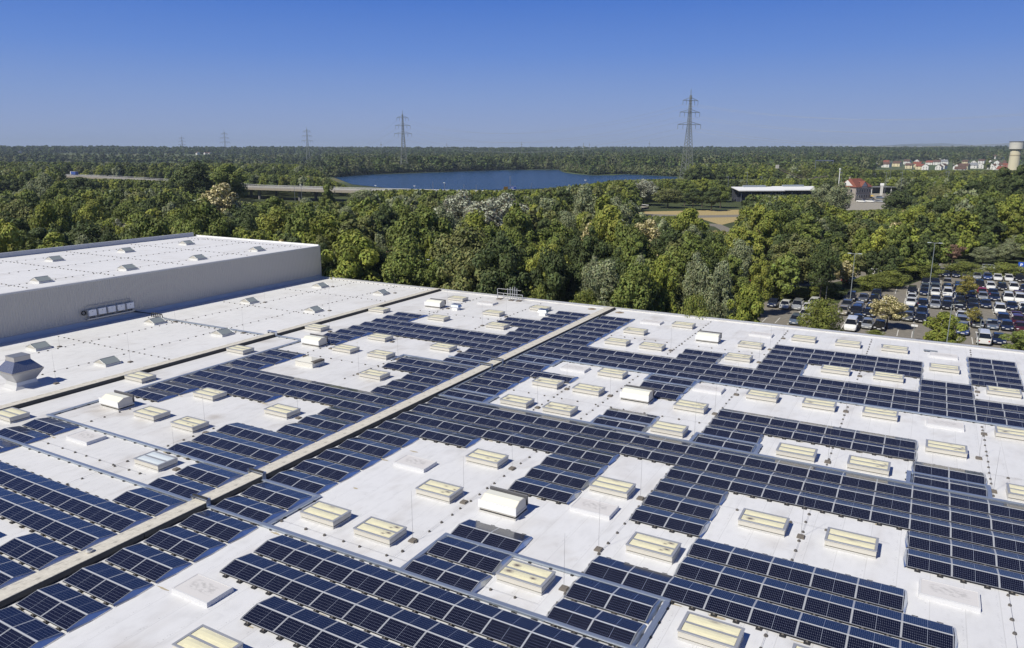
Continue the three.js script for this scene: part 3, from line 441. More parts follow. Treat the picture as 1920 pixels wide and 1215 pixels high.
{
  const m = mat(.012, .042, .085, .22, 0, { ior: 1.33 }); m.bumpMap = dataTex(256, 256, (x, y) => { const a = x / 256 * Math.PI * 2, b = y / 256 * Math.PI * 2, k = 128 + 40 * Math.sin(a * 5 + Math.sin(b * 3) * 2) + 40 * Math.sin(b * 7 + Math.sin(a * 4) * 2) + rr(-30, 30); return [k, k, k]; }, false); m.bumpScale = .5;
  sheet('lake', LAKE, .25, m);
}
const inPoly = (P, x, v) => { let c = false; for (let i = 0, j = P.length - 1; i < P.length; j = i++) if ((P[i][1] > v) !== (P[j][1] > v) && x < (P[j][0] - P[i][0]) * (v - P[i][1]) / (P[j][1] - P[i][1]) + P[i][0]) c = !c; return c; };
const asphaltTex = dataTex(512, 512, (x, y) => { const k = 222 + fbm(x / 64, y / 64, 3) * 40 + rr(-18, 18); return [k, k * .985, k * .95]; });
const asphalt = mat(.27, .255, .235, .92); asphalt.map = asphaltTex; const concreteRoad = mat(.42, .40, .36, .9); concreteRoad.map = asphaltTex;
const LOT = [[-27, 118], [40, 118], [44, 214], [4, 212], [-3, 186], [-14, 168], [-14, 157], [-27, 152]];
sheet('car_park', LOT, .012, asphalt);
const SIDE_ROAD = [[-44, 158], [-36, 158], [-20, 178], [-8, 205], [-4, 232], [-10, 232], [-15, 208], [-27, 186], [-44, 172]];
sheet('access_road', SIDE_ROAD, .016, asphalt);
const CARPARK2 = [[-2, 216], [46, 218], [46, 232], [-2, 230]]; sheet('upper_car_park', CARPARK2, .012, asphalt);
// field strip and roads beyond the near wood
const FIELD = [[1195, 397], [1392, 393], [1396, 411], [1352, 422], [1310, 409], [1200, 402.5]].map(([x, y]) => spot(x, y));
const straw = mat(.52, .42, .21, .95); straw.map = asphaltTex; sheet('straw_field', FIELD, .02, straw);
const ROAD1 = [[1180, 400], [1300, 404], [1420, 402], [1420, 406.5], [1300, 408.5], [1180, 404.5]].map(([x, y]) => spot(x, y)); sheet('main_road', ROAD1, .035, asphalt);
const ROAD2 = [[1330, 419], [1352, 421], [1368, 428], [1374, 440], [1352, 440], [1350, 431], [1340, 425], [1326, 423]].map(([x, y]) => spot(x, y)); sheet('slip_road', ROAD2, .04, asphalt);
const STATION = [[1560, 366], [1660, 362], [1700, 372], [1665, 392], [1590, 396]].map(([x, y]) => spot(x, y)); sheet('station_yard', STATION, .03, concreteRoad);
{ const m = mat(.34, .27, .15, .95); m.map = asphaltTex; sheet('bare_field', [[-20, 379], [0, 374], [46, 381], [40, 395], [-20, 397]].map(([x, y]) => spot(x, y)), .03, m); }
// parking bay lines
{
  const g = []; for (const v0 of [133, 145.2, 159.8, 174, 188.4]) for (let u = -26; u < 32; u += 2.12) { const v1 = v0 + (v0 < 140 ? 4.8 : 10); if (inPoly(LOT, u, v0 + 1) && inPoly(LOT, u, v1 - 1)) g.push(polys([[[u - .06, .02, v0 - .2], [u + .06, .02, v0 - .2], [u + .06, .02, v1], [u - .06, .02, v1]]])); }
  struct('parking_bay_lines', mergeGeometries(g), mat(.62, .61, .58, .8));
}
// distant blue hills
{
  for (const [dd, hh, x0, x1, s] of [[11500, 190, 1050, 2150, 1], [14000, 330, 1380, 2400, 2]]) {
    const pos = [], idx = [], n = 80; for (let i = 0; i <= n; i++) { const px = x0 + (x1 - x0) * i / n, [x, v] = at(px, dd, 60), k = Math.sin(Math.PI * Math.min(1, i / n * 1.05)) ** .6 * (.75 + .5 * fbm(i * .09, s * 7)) * (.45 + .55 * i / n), [xb, vb] = at(px, dd + 1500, 60); pos.push(x, -20, -v, x * .5 + xb * .5, 20 + hh * k, -(v * .5 + vb * .5), xb, -20, -vb); if (i < n) { const o = i * 3; idx.push(o, o + 3, o + 4, o, o + 4, o + 1, o + 1, o + 4, o + 5, o + 1, o + 5, o + 2); } }
    const g = new THREE.BufferGeometry(); g.setAttribute('position', new THREE.Float32BufferAttribute(pos, 3)); g.setIndex(idx); g.computeVertexNormals(); struct('hills', g, mat(.05, .07, .045, .95));
  }
}

// ------------------------------------------------------------------ trees
function crownGeo(seed, o) {
  const r = rng(seed), pos = [], nor = [], col = [], lobes = [];
  const { R = 4.6, H = 10, base = 3.5, n = 26, leaves = 7000, size = .27, tone2 = null, mix2 = 0, tall = 1, squash = .8, jitter = .2 } = o;
  // lobes spread over an egg shaped crown
  for (let i = 0; i < n; i++) { const t = (i + .5) / n, y = base + H * (.08 + .86 * t), prof = Math.pow(Math.sin(Math.PI * Math.min(.97, .12 + .86 * Math.pow(t, tall))), .75), a = i * 2.399 + r() * .9, rad = R * prof * (.3 + .62 * r()); lobes.push([Math.cos(a) * rad, y + (r() - .5) * H * .12, Math.sin(a) * rad, R * (.17 + .27 * r() * r() + .06 * r()) * (.6 + .5 * prof), .75 + r() * .5]); }
  lobes.push([0, base + H * .42, 0, R * .5, .85], [(r() - .5) * R * .4, base + H * .68, (r() - .5) * R * .4, R * .36, 1]);
  const tot = lobes.reduce((s, l) => s + l[3] * l[3], 0), up = new THREE.Vector3(), A = new THREE.Vector3(), B = new THREE.Vector3();
  for (const [lx, ly, lz, lr, shade] of lobes) for (let i = 0, m = Math.round(leaves * lr * lr / tot); i < m; i++) {
    const z = r() * 2 - 1, a = r() * Math.PI * 2, q = Math.sqrt(1 - z * z), k = lr * (.62 + .42 * Math.pow(r(), .6));
    up.set(q * Math.cos(a), z, q * Math.sin(a)); const c = [lx + up.x * k, ly + up.y * k * squash, lz + up.z * k];
    if (c[1] < base * .55) continue;
    up.x += (r() - .5) * 1.3; up.y += .35 + (r() - .5) * 1.1; up.z += (r() - .5) * 1.3; up.normalize();
    A.set(r() - .5, r() - .5, r() - .5).cross(up).normalize(); B.crossVectors(up, A);
    const s = size * (.55 + r() * .75), w = s * (.5 + r() * .35), P = [[-s, 0], [-s * .1, -w], [s, 0], [s * .1, w]].map(([x, y]) => [c[0] + A.x * x + B.x * y, c[1] + A.y * x + B.y * y - (Math.abs(x) > s * .5 ? s * .18 : 0), c[2] + A.z * x + B.z * y]);
    const f = shade * (1 - jitter + 2 * jitter * r()), cc = tone2 && r() < mix2 ? (() => { const q = .8 + .4 * r(); return tone2.map((x) => x * q); })() : [f * (.9 + .25 * r()), f, f * (.8 + .4 * r())];
    for (const t of [0, 1, 2, 0, 2, 3]) { pos.push(...P[t]); nor.push(up.x, up.y, up.z); col.push(...cc); }
  }
  const g = new THREE.BufferGeometry(); g.setAttribute('position', new THREE.Float32BufferAttribute(pos, 3)); g.setAttribute('normal', new THREE.Float32BufferAttribute(nor, 3)); g.setAttribute('color', new THREE.Float32BufferAttribute(col, 3)); return g;
}
function trunkGeo(seed, H = 10, base = 3.5) { const r = rng(seed), g = [cyl(.26, .16, 0, base + 1, 7), cyl(.16, .06, base + 1, base + H * .7, 6)]; for (let i = 0; i < 6; i++) { const a = r() * 6.28, y = base * .7 + i * H * .1, l = 1.6 + r() * 1.6; g.push(bar([0, y, 0], [Math.cos(a) * l, y + l * .8, Math.sin(a) * l], .07, 5)); } return mergeGeometries(g.map((q) => q.toNonIndexed())); }
const bark = mat(.10, .08, .06, .95);
const SHAPES = [0, 1, 2, 3, 4, 5].map((i) => ({ crown: crownGeo(200 + i, [{}, { R: 5.2, H: 9.5, n: 30 }, { R: 3.9, H: 11, n: 24, tall: .9 }, { R: 4.8, H: 10.5, n: 34, tall: 1.15 }, { R: 4.4, H: 10, n: 20, jitter: .28 }, { R: 5.4, H: 9, n: 36, size: .25 }][i]), trunk: trunkGeo(300 + i) }));
const WILLOW = [0, 1].map((i) => ({ crown: crownGeo(220 + i, { R: 5.0, H: 10.5, n: 40, size: .22, leaves: 9000, squash: .95, jitter: .16 }), trunk: trunkGeo(310 + i) }));
const WHITE = [0, 1].map((i) => ({ crown: crownGeo(230 + i, { R: 5.2, H: 10.5, n: 44, size: .23, leaves: 9500, tone2: [2.8, 3.1, 3.2], mix2: .42, jitter: .25 }), trunk: trunkGeo(312 + i) }));
const BLOSSOM = [0, 1].map((i) => ({ crown: crownGeo(240 + i, { R: 4.8, H: 10, n: 30, size: .24, leaves: 8000, tone2: [3.9, 3.6, 6.0], mix2: .42, jitter: .22 }), trunk: trunkGeo(314 + i) }));
const SPARSE = [{ crown: crownGeo(250, { R: 4.2, H: 9.5, n: 18, size: .24, leaves: 2600, jitter: .25 }), trunk: trunkGeo(316) }];
const BUSH = [{ crown: crownGeo(260, { R: 6.6, H: 11.5, base: .4, n: 40, size: .27, leaves: 9000 }), trunk: trunkGeo(318, 8, 1) }, { crown: crownGeo(261, { R: 6.2, H: 12, base: .3, n: 46, size: .25, leaves: 10000 }), trunk: trunkGeo(319, 8, 1) }];
const leaf = (r, g, b) => { const m = mat(r, g, b, .72, 0, { transmission: .28, thickness: 0, specularIntensity: .5 }); m.vertexColors = true; return m; };
const KINDS = {
  M: { m: leaf(0.165, 0.209, 0.047), s: SHAPES, w: 'mid green leafy' }, D: { m: leaf(0.087, 0.120, 0.038), s: SHAPES, w: 'dark green leafy' }, Y: { m: leaf(0.271, 0.301, 0.058), s: SHAPES, w: 'yellow green leafy' },
  G: { m: leaf(0.227, 0.266, 0.047), s: SHAPES, w: 'bright green leafy' }, O: { m: leaf(0.191, 0.211, 0.072), s: SHAPES, w: 'olive green' }, S: { m: leaf(0.264, 0.302, 0.166), s: WILLOW, w: 'silvery willow like' },
  W: { m: leaf(0.207, 0.200, 0.147), s: WHITE, w: 'white leaved silvery' }, C: { m: leaf(0.218, 0.209, 0.073), s: BLOSSOM, w: 'cream blossoming' }, B: { m: leaf(0.269, 0.175, 0.126), s: SPARSE, w: 'thin brownish' }, T: { m: leaf(0.290, 0.266, 0.062), s: SPARSE, w: 'thin young' }, U: { m: leaf(0.207, 0.242, 0.051), s: BUSH, w: 'bushy rounded' },
};
let treeN = 0;
function tree(x, v, h, rad, kind, label, group) {
  const K = KINDS[kind], s = K.s[treeN++ % K.s.length], t = thing(kind === 'U' && h < 5 ? 'shrub' : 'leafy_tree', label, kind === 'U' && h < 5 ? 'shrub' : 'tree', [x, hgt(x, v), v], group);
  const bb = s.crown.boundingBox ?? (s.crown.computeBoundingBox(), s.crown.boundingBox), top = bb.max.y, wide = Math.max(bb.max.x, -bb.min.x, bb.max.z, -bb.min.z) * .93;
  obj('trunk', s.trunk, bark, t); obj('crown', s.crown, K.m, t); t.scale.set(rad / wide, h / top, rad / wide); t.rotation.y = rr(0, 6.28);
}
// heights that keep what lies behind in view: [column, lowest picture row a crown may reach]
const lerpP = (P, x) => { if (x <= P[0][0]) return P[0][1]; for (let i = 1; i < P.length; i++) if (x <= P[i][0]) return P[i - 1][1] + (P[i][1] - P[i - 1][1]) * (x - P[i - 1][0]) / (P[i][0] - P[i - 1][0]); return P[P.length - 1][1]; };
const NEARP = [[0, 352], [60, 350], [120, 352], [330, 350], [460, 376], [645, 376], [662, 356], [760, 352], [830, 353], [1000, 353], [1080, 342], [1130, 336], [1160, 333], [1190, 331], [1194, 372], [1200, 402], [1310, 402], [1330, 428], [1368, 430], [1392, 388], [1400, 363], [1540, 363], [1560, 382], [1600, 392], [1690, 388], [1720, 366], [1800, 350], [1870, 334], [1920, 322]];
const MIDP = [[0, 312], [118, 309], [122, 333], [160, 333], [200, 333], [310, 336], [335, 322], [470, 322], [560, 326], [620, 332], [655, 348], [700, 354], [960, 360], [1060, 354], [1100, 344], [1150, 336], [1275, 333], [1300, 336], [1400, 334], [1560, 332], [1700, 330], [1920, 322]];
const FARP = [[0, 300], [330, 303], [560, 306], [600, 318], [622, 334], [655, 350], [960, 362], [1200, 352], [1280, 344], [1290, 305], [1560, 302], [1640, 318], [1920, 318]];
const placed = [];
const SPECIAL = [ // column, top row, distance, width in columns, kind
  [367, 300, 360, 80, 'D'], [428, 306, 350, 72, 'M'], [416, 342, 232, 85, 'C'], [84, 321, 330, 62, 'S'], [115, 339, 300, 50, 'M'], [154, 331, 390, 62, 'D'], [317, 353, 300, 52, 'Y'], [217, 383, 240, 74, 'S'], [126, 398, 222, 40, 'S'], [224, 409, 205, 32, 'W'], [21, 395, 180, 82, 'D'], [66, 370, 235, 62, 'D'], [280, 376, 235, 54, 'D'], [101, 449, 158, 44, 'G'], [189, 412, 188, 70, 'M'], [266, 416, 190, 70, 'D'], [231, 425, 172, 42, 'Y'], [343, 402, 205, 66, 'O'], [385, 405, 190, 44, 'D'], [422, 397, 195, 54, 'G'], [458, 405, 188, 70, 'D'], [150, 420, 170, 60, 'D'], [40, 430, 165, 60, 'D'], [250, 352, 330, 50, 'G'],
  [519, 367, 235, 78, 'M'], [575, 369, 245, 62, 'S'], [617, 343, 300, 40, 'M'], [687, 353, 300, 84, 'S'], [753, 365, 262, 84, 'S'], [701, 393, 212, 68, 'Y'], [652, 385, 225, 52, 'S'], [596, 407, 192, 60, 'G'], [624, 427, 168, 66, 'O'], [664, 444, 138, 78, 'Y'], [711, 435, 152, 44, 'S'], [778, 421, 168, 62, 'D'], [809, 367, 250, 62, 'O'], [808, 442, 142, 44, 'G'], [851, 460, 131, 70, 'D'], [470, 407, 178, 60, 'D'], [505, 399, 198, 62, 'D'], [548, 415, 182, 62, 'M'], [738, 460, 138, 56, 'B'], [785, 485, 132, 60, 'M'],
  [865, 356, 205, 112, 'W'], [945, 360, 200, 118, 'W'], [905, 372, 192, 110, 'W'], [1024, 368, 215, 82, 'S'], [1059, 393, 192, 68, 'S'], [1153, 368, 212, 74, 'S'], [1094, 358, 225, 38, 'C'], [1104, 414, 172, 36, 'C'], [1213, 410, 168, 78, 'C'], [1167, 410, 175, 38, 'W'], [915, 421, 152, 62, 'M'], [961, 424, 150, 64, 'M'], [1031, 456, 127, 84, 'Y'], [912, 466, 122, 74, 'G'], [968, 470, 120, 64, 'M'], [1111, 477, 116, 54, 'S'], [1153, 463, 119, 64, 'D'], [1199, 473, 110, 54, 'S'], [1237, 477, 107, 68, 'G'], [1115, 449, 137, 62, 'O'], [1070, 440, 145, 60, 'D'], [880, 438, 146, 62, 'D'],
  [1010, 530, 110, 58, 'U'], [1097, 540, 105, 74, 'U'], [1285, 336, 415, 44, 'M'], [1318, 333, 405, 46, 'G'], [1352, 345, 400, 40, 'M'], [1300, 352, 385, 40, 'D'], [1335, 350, 380, 40, 'D'], [1207, 335, 420, 62, 'W'], [1253, 352, 400, 62, 'O'], [1415, 383, 216, 98, 'G'], [1515, 398, 192, 84, 'M'], [1291, 389, 182, 74, 'G'], [1393, 422, 152, 78, 'Y'], [1471, 436, 162, 84, 'D'], [1303, 470, 113, 58, 'S'], [1353, 485, 109, 64, 'S'], [1399, 531, 101, 72, 'G'], [1300, 548, 94, 72, 'U'], [1427, 473, 132, 50, 'Y'], [1263, 446, 130, 62, 'O'], [1340, 448, 140, 60, 'M'],
  [1545, 343, 335, 50, 'S'], [1575, 340, 330, 52, 'S'], [1682, 416, 216, 58, 'C'], [1717, 448, 192, 62, 'S'], [1618, 410, 217, 94, 'D'], [1688, 355, 330, 72, 'D'], [1815, 336, 330, 54, 'D'], [1850, 332, 335, 54, 'D'], [1880, 312, 330, 58, 'D'], [1912, 308, 325, 60, 'D'], [1898, 330, 300, 56, 'D'], [1762, 346, 350, 54, 'O'], [1826, 416, 232, 44, 'G'], [1845, 462, 196, 52, 'S'], [1888, 458, 199, 54, 'S'], [1583, 488, 162, 48, 'C'], [1682, 480, 172, 74, 'G'], [1788, 458, 197, 34, 'B'], [1756, 464, 198, 34, 'G'], [1560, 430, 200, 70, 'D'], [1630, 500, 185, 60, 'D'], [1905, 440, 205, 60, 'S'], [1740, 400, 240, 70, 'M'], [1880, 385, 260, 80, 'D'],
  [1541, 558, 113, 84, 'U'], [1770, 585, 104, 72, 'G'], [1925, 618, 100, 80, 'M'],
];
for (const [px, py, d, w, kind] of SPECIAL) { const h = yAt(py, d), rad = w / 2 * perPx(d), [x, v] = at(px, d, h * .6); placed.push([x, v, rad * .8, h, rad, kind]); }
// lot trees stand on the asphalt islands
for (const [px, py, top, w, kind] of [[1662, 616, 553, 66, 'C'], [1823, 615, 575, 30, 'T'], [1808, 568, 516, 40, 'T']]) { const d = dAt(py), [x, v] = at(px, d), h = yAt(top, d); placed.push([x, v, w / 2 * perPx(d) * .8, h, w / 2 * perPx(d), kind]); }
const CLEAR = [LAKE, LOT.map(([x, v]) => [x, v]), SIDE_ROAD, CARPARK2, FIELD, ROAD1, ROAD2, STATION];
const grown = (P, m) => { const c = [P.reduce((s, q) => s + q[0], 0) / P.length, P.reduce((s, q) => s + q[1], 0) / P.length]; return P.map(([x, v]) => { const l = Math.hypot(x - c[0], v - c[1]) || 1; return [x + (x - c[0]) / l * m, v + (v - c[1]) / l * m]; }); };
const CLEARG = [grown(LAKE, 8), grown(LOT, 4), grown(SIDE_ROAD, 1.5), grown(CARPARK2, 2), grown(FIELD, 4), ROAD1, grown(ROAD2, 4), grown(STATION, 8)];
const OPEN = [[[120, 336], [165, 336], [165, 300], [120, 300]]];
function blocked(x, v) {
  if (x > -130 && x < EAST + 4 && v < FAR + 4.5) return true; if (x > -34 && x < 60 && v < 128) return true;
  for (const P of CLEARG) if (inPoly(P, x, v)) return true;
  return ROADS.some(([a, b, w]) => { const dx = b[0] - a[0], dv = b[1] - a[1], t = Math.max(0, Math.min(1, ((x - a[0]) * dx + (v - a[1]) * dv) / (dx * dx + dv * dv))); return Math.hypot(x - a[0] - dx * t, v - a[1] - dv * t) < w; });
}
// motorway (raised) and other corridors kept free of trees: [from, to, half width]
const HW = [at(-60, 830, 7), at(180, 700, 7), at(470, 490, 7), at(650, 452, 7), at(820, 425, 7), at(1010, 405, 7), at(1200, 372, 2)];
const ROADS = []; for (let i = 0; i + 1 < HW.length; i++) ROADS.push([HW[i], HW[i + 1], 15]);
ROADS.push([at(1370, 470), at(1540, 480), 18], [at(1540, 480), at(1680, 500), 30]);
const kindAt = (x, v, r) => { const a = fbm(x * .03, v * .03, 8) + (r() - .5) * .55; return a < -.34 ? 'S' : a < -.12 ? 'D' : a < .1 ? 'M' : a < .22 ? 'G' : a < .32 ? 'O' : a < .46 ? 'Y' : r() < .5 ? 'S' : 'C'; };
const wood = [];
{
  const r = rng(99), cell = new Map(), key = (x, v) => Math.floor(x / 12) + ',' + Math.floor(v / 12);
  const addCell = (p) => { const k = key(p[0], p[1]); if (!cell.has(k)) cell.set(k, []); cell.get(k).push(p); };
  placed.forEach(addCell);
  const free = (x, v, q) => { const i = Math.floor(x / 12), j = Math.floor(v / 12); for (let a = -1; a <= 1; a++) for (let b = -1; b <= 1; b++) for (const p of cell.get((i + a) + ',' + (j + b)) ?? []) if (Math.hypot(p[0] - x, p[1] - v) < Math.min(10.5, p[2] + q)) return false; return true; };
  for (let i = 0; i < 80000; i++) {
    const d = 88 + 1000 * Math.pow(r(), 1.3), px = -140 + 2200 * r(), [x, v] = at(px, d, 8);
    if (d > 640 && r() < .35) continue;
    if (px > 130 && px < 330 && d > 560 && r() < .7) continue; // open meadow by the far road
    if (px > -20 && px < 52 && d > 370 && d < 480) continue; if (px > 1362 && px < 1545 && d > 438 && d < 500) continue; if (px > 96 && px < 176 && d > 560 && d < 760) continue;
    if (blocked(x, v)) continue;
    let hMax = 1e9; for (const o of [-18, 0, 18]) hMax = Math.min(hMax, yAt(lerpP(d < 440 || (d < 500 && px > 440 && px < 665) ? NEARP : d < 640 ? MIDP : FARP, px + o * 140 / d), d));
    let h = Math.min(hMax * (d > 300 ? .92 + .08 * r() : .78 + .22 * r()), 9.5 + 10 * r() * (.4 + .6 * r()) + 2); if (h < 3.2) continue; if (v > 116 && v < 250 && x > -30 && x < 60) h = Math.min(h, 7 + 7 * r());
    const rad = Math.max(1.9, Math.min(5.6, h * (.24 + .15 * r())));
    if (!free(x, v, rad * .72)) continue;
    const p = [x, v, rad * .72, h, rad, kindAt(x, v, r), d, px]; addCell(p); wood.push(p);
  }
}
{
  // every tree that shows large is a thing of its own; the rest of the wood is one mass
  const REGION = (px, d) => px < 480 ? 'behind the tall hall' : px < 860 ? 'beyond the lower white roof' : px < 1300 ? 'beyond the middle kerb end' : px < 1560 ? 'before the access road' : 'round the car park';
  const dist = (d) => d < 140 ? 'at wood edge' : d < 220 ? 'inside near wood' : 'far back';
  wood.sort((a, b) => b[4] / b[6] - a[4] / a[6]);
  const vis = wood.filter((p) => p[7] > -30 && p[7] < 1950), own = vis.filter((p) => p[6] < 330).slice(0, 178), ownSet = new Set(own), count = {};
  const all = [...placed, ...own].map(([x, v, , h, rad, kind]) => { const px = pxOf(x, v, 8), d = distOf(x, v), base = `${KINDS[kind].w} ${h < 6 ? 'low tree' : h > 17 ? 'tall tree' : 'tree'} ${REGION(px)}, ${dist(d)}`; return { x, v, h, rad, kind, px, base }; }).sort((a, b) => a.px - b.px);
  for (const t of all) { const k = count[t.base] = (count[t.base] ?? 0) + 1; tree(t.x, t.v, t.h, t.rad, t.kind, `${t.base}, ${ORD[k - 1] ?? 'last'} from hall`, 'trees of the wood behind the roof'); }
  console.log('own trees', placed.length + own.length, 'mass', wood.length - own.length);
  // the wood mass: instanced crowns of medium detail
  const mass = wood.filter((p) => !ownSet.has(p));
  const mid = [0, 1, 2].map((i) => crownGeo(400 + i, { n: 26, leaves: 2600, size: .45, jitter: .24 })), lm = leaf(1, 1, 1);
  const tint = { M: [.165, .209, .047], D: [.092, .125, .038], Y: [.27, .30, .058], G: [.225, .266, .047], O: [.19, .211, .072], S: [.264, .302, .166], C: [.37, .34, .16] };
  massOf('near_woodland', mid, lm, mass.map((p) => ({ x: p[0], v: p[1], h: p[3], rad: p[4], c: tint[p[5]] ?? tint.M })), 500);
}
function massOf(name, geos, m, list, seed) {
  const r = rng(seed), dummy = new THREE.Object3D(), col = new THREE.Color();
  geos.forEach((g, gi) => {
    const part = list.filter((_, i) => i % geos.length === gi); if (!part.length) return;
    g.computeBoundingBox(); const bb = g.boundingBox, wide = Math.max(bb.max.x, bb.max.z) * .93, im = new THREE.InstancedMesh(g, m, part.length); im.name = numbered(name); im.userData.kind = 'stuff'; im.castShadow = im.receiveShadow = true;
    part.forEach((p, i) => { dummy.position.set(p.x, hgt(p.x, p.v) - .3, -p.v); dummy.rotation.set(0, r() * 6.28, 0); dummy.scale.set(p.rad / wide, p.h / bb.max.y, p.rad / wide); dummy.updateMatrix(); im.setMatrixAt(i, dummy.matrix); const k = .75 + .5 * r(); col.setRGB(p.c[0] * k, p.c[1] * k, p.c[2] * k); im.setColorAt(i, col); });
    scene.add(im);
  });
}
{ // far woods: lake shore, and the forest up to the horizon
  const r = rng(123), list = [], lowG = [0, 1].map((i) => crownGeo(420 + i, { base: 1.2, H: 12, R: 5.5, n: 14, leaves: 230, size: 1.5, jitter: .22 })), lm = leaf(1, 1, 1);
  const cols = [[.105, .145, .036], [.075, .115, .034], [.13, .165, .048], [.165, .19, .085], [.088, .13, .034]];
  const add = (x, v, h, rad, k) => list.push({ x, v, h, rad, c: cols[k ?? Math.floor(r() * cols.length)] });
  const LG = grown(LAKE, 6);
  for (let i = 0; i < 900; i++) { // bank trees along the far shore
    const px = 560 + 760 * r(), line = lerpP([[560, 330], [626, 333], [700, 327], [830, 322.6], [960, 318.6], [1050, 318], [1056, 322], [1110, 328.4], [1172, 326.6], [1268, 331], [1330, 334]], px), d0 = dAt(line - .4), d = d0 + 3 + 60 * r() * r(), [x, v] = at(px, d); if (inPoly(LAKE, x, v)) continue; add(x, v, 6 + 8 * r(), 3.5 + 2.5 * r(), r() < .4 ? 3 : undefined);
  }
  for (let i = 0; i < 15000; i++) {
    const d = 860 + 4800 * Math.pow(r(), 1.5), px = -180 + 2280 * r(), [x, v] = at(px, d, 10), f = fbm(x * .0016, v * .0016, 6);
    if (inPoly(LG, x, v)) continue;
    const left = px < 610, gap = left ? (d < 2600 ? .06 : -.4) : px > 1640 && d < 1900 ? .25 : -.5; // meadows and houses keep gaps
    if (f < gap && r() < .93) continue;
    if (px > 1650 && d > 900 && d < 1700 && r() < .5) continue;
    let h = (left && d < 2600 ? 11 : 17) + 8 * r();
    if (d < 1150) h = Math.min(h, yAt(lerpP(FARP, px), d) - 1); if (h < 4) continue;
    add(x, v, h, 4.5 + 4 * r() + d * .0012, d > 2200 ? (r() < .5 ? 1 : 4) : undefined);
  }
  massOf('far_woodland', lowG, lm, list, 501); console.log('far', list.length);
}
// ------------------------------------------------------------------ cars
const carGlass = mat(.012, .014, .018, .08, 0, { clearcoat: .8, clearcoatRoughness: .03 }), tyre = mat(.018, .018, .019, .85), rimM = mat(.35, .36, .38, .4, .7), lampM = mat(.75, .77, .8, .15, 0, { clearcoat: 1 }), tailM = mat(.35, .02, .02, .3), plateM = mat(.75, .75, .73, .5);
function loft(sections) { // sections: [v, [[x, y] ...half outline from bottom centre side up to top centre]] mirrored
  const n = sections[0][1].length, ring = sections.map(([v, h]) => [...h.map(([x, y]) => [x, y, v]), ...h.slice().reverse().map(([x, y]) => [-x, y, v])]), m = n * 2, pos = [], idx = [];
  ring.forEach((q) => q.forEach(([x, y, v]) => pos.push(x, y, -v)));
  for (let i = 0; i + 1 < ring.length; i++) for (let j = 0; j < m; j++) { const a = i * m + j, b = i * m + (j + 1) % m, c = a + m, d = b + m; idx.push(a, b, d, a, d, c); }
  for (const i of [0, ring.length - 1]) for (let j = 1; j + 1 < m; j++) idx.push(i * m, i * m + j, i * m + j + 1);
  const g = new THREE.BufferGeometry(); g.setAttribute('position', new THREE.Float32BufferAttribute(pos, 3)); g.setIndex(idx); const f = g.toNonIndexed(); f.computeVertexNormals(); return f;
}
function carGeos({ L, W, H, hood, wind, roof0, roof1, tail, belt }) { // nose at v = 0, tail at v = L
  const w = W / 2, sec = (v, y, k = 1, lo = .25) => [v, [[w * .86 * k, lo], [w * k, lo + .12], [w * k, y - .14], [w * .93 * k, y - .03], [w * .6 * k, y]]];
  const body = loft([sec(0, .62, .80, .32), sec(.12, .72, .90, .24), sec(.5, hood - .06, .98), sec(wind, hood), sec(wind + .35, belt), sec(tail - .2, belt + .02), sec(L - .25, belt, .97), sec(L - .06, belt - .1, .92, .3), sec(L, .6, .84, .36)]);
  const gh = (v, y, k) => [v, [[w * .92, belt - .03], [w * .91, belt], [w * .80 * k, y - .05], [w * .72 * k, y], [w * .3 * k, y + .012]]];
  const glass = loft([[wind, [[w * .88, belt - .05], [w * .87, belt - .03], [w * .86, belt - .02], [w * .8, belt - .01], [w * .3, belt]]], gh(roof0, H - .05, 1), gh(roof1, H - .05, 1), [tail, [[w * .88, belt - .05], [w * .87, belt - .03], [w * .84, belt], [w * .78, belt + .03], [w * .3, belt + .04]]]]);
  const roof = loft([[roof0 - .04, [[w * .75, H - .07], [w * .73, H - .04], [w * .66, H - .02], [w * .4, H - .005], [w * .2, H]]], [(roof0 + roof1) / 2, [[w * .76, H - .05], [w * .74, H - .01], [w * .66, H + .01], [w * .4, H + .025], [w * .2, H + .03]]], [roof1 + .04, [[w * .74, H - .07], [w * .72, H - .04], [w * .64, H - .02], [w * .4, H - .005], [w * .2, H]]]]);
  const pillars = mergeGeometries([-1, 1].flatMap((s) => [bar([s * w * .84, belt, wind + .1], [s * w * .745, H - .05, roof0], .035), bar([s * w * .86, belt, (roof0 + roof1) / 2 + .1], [s * w * .77, H - .05, (roof0 + roof1) / 2 + .1], .03), bar([s * w * .83, belt, tail - .08], [s * w * .74, H - .05, roof1], .05), bx(s * w - .06, s * w + .1, belt - .06, belt + .1, wind + .42, wind + .56)]).map((g) => g.toNonIndexed()));
  return { body: mergeGeometries([body, roof, pillars].map((g) => { const q = g.index ? g.toNonIndexed() : g; for (const a of Object.keys(q.attributes)) if (a !== 'position' && a !== 'normal') q.deleteAttribute(a); return q; })), glass, L, W };
}
const wheelG = (() => { const t = new THREE.CylinderGeometry(.31, .31, .2, 14); t.rotateZ(Math.PI / 2); return t; })(), rimG = (() => { const t = new THREE.CylinderGeometry(.19, .19, .21, 10); t.rotateZ(Math.PI / 2); return t; })();
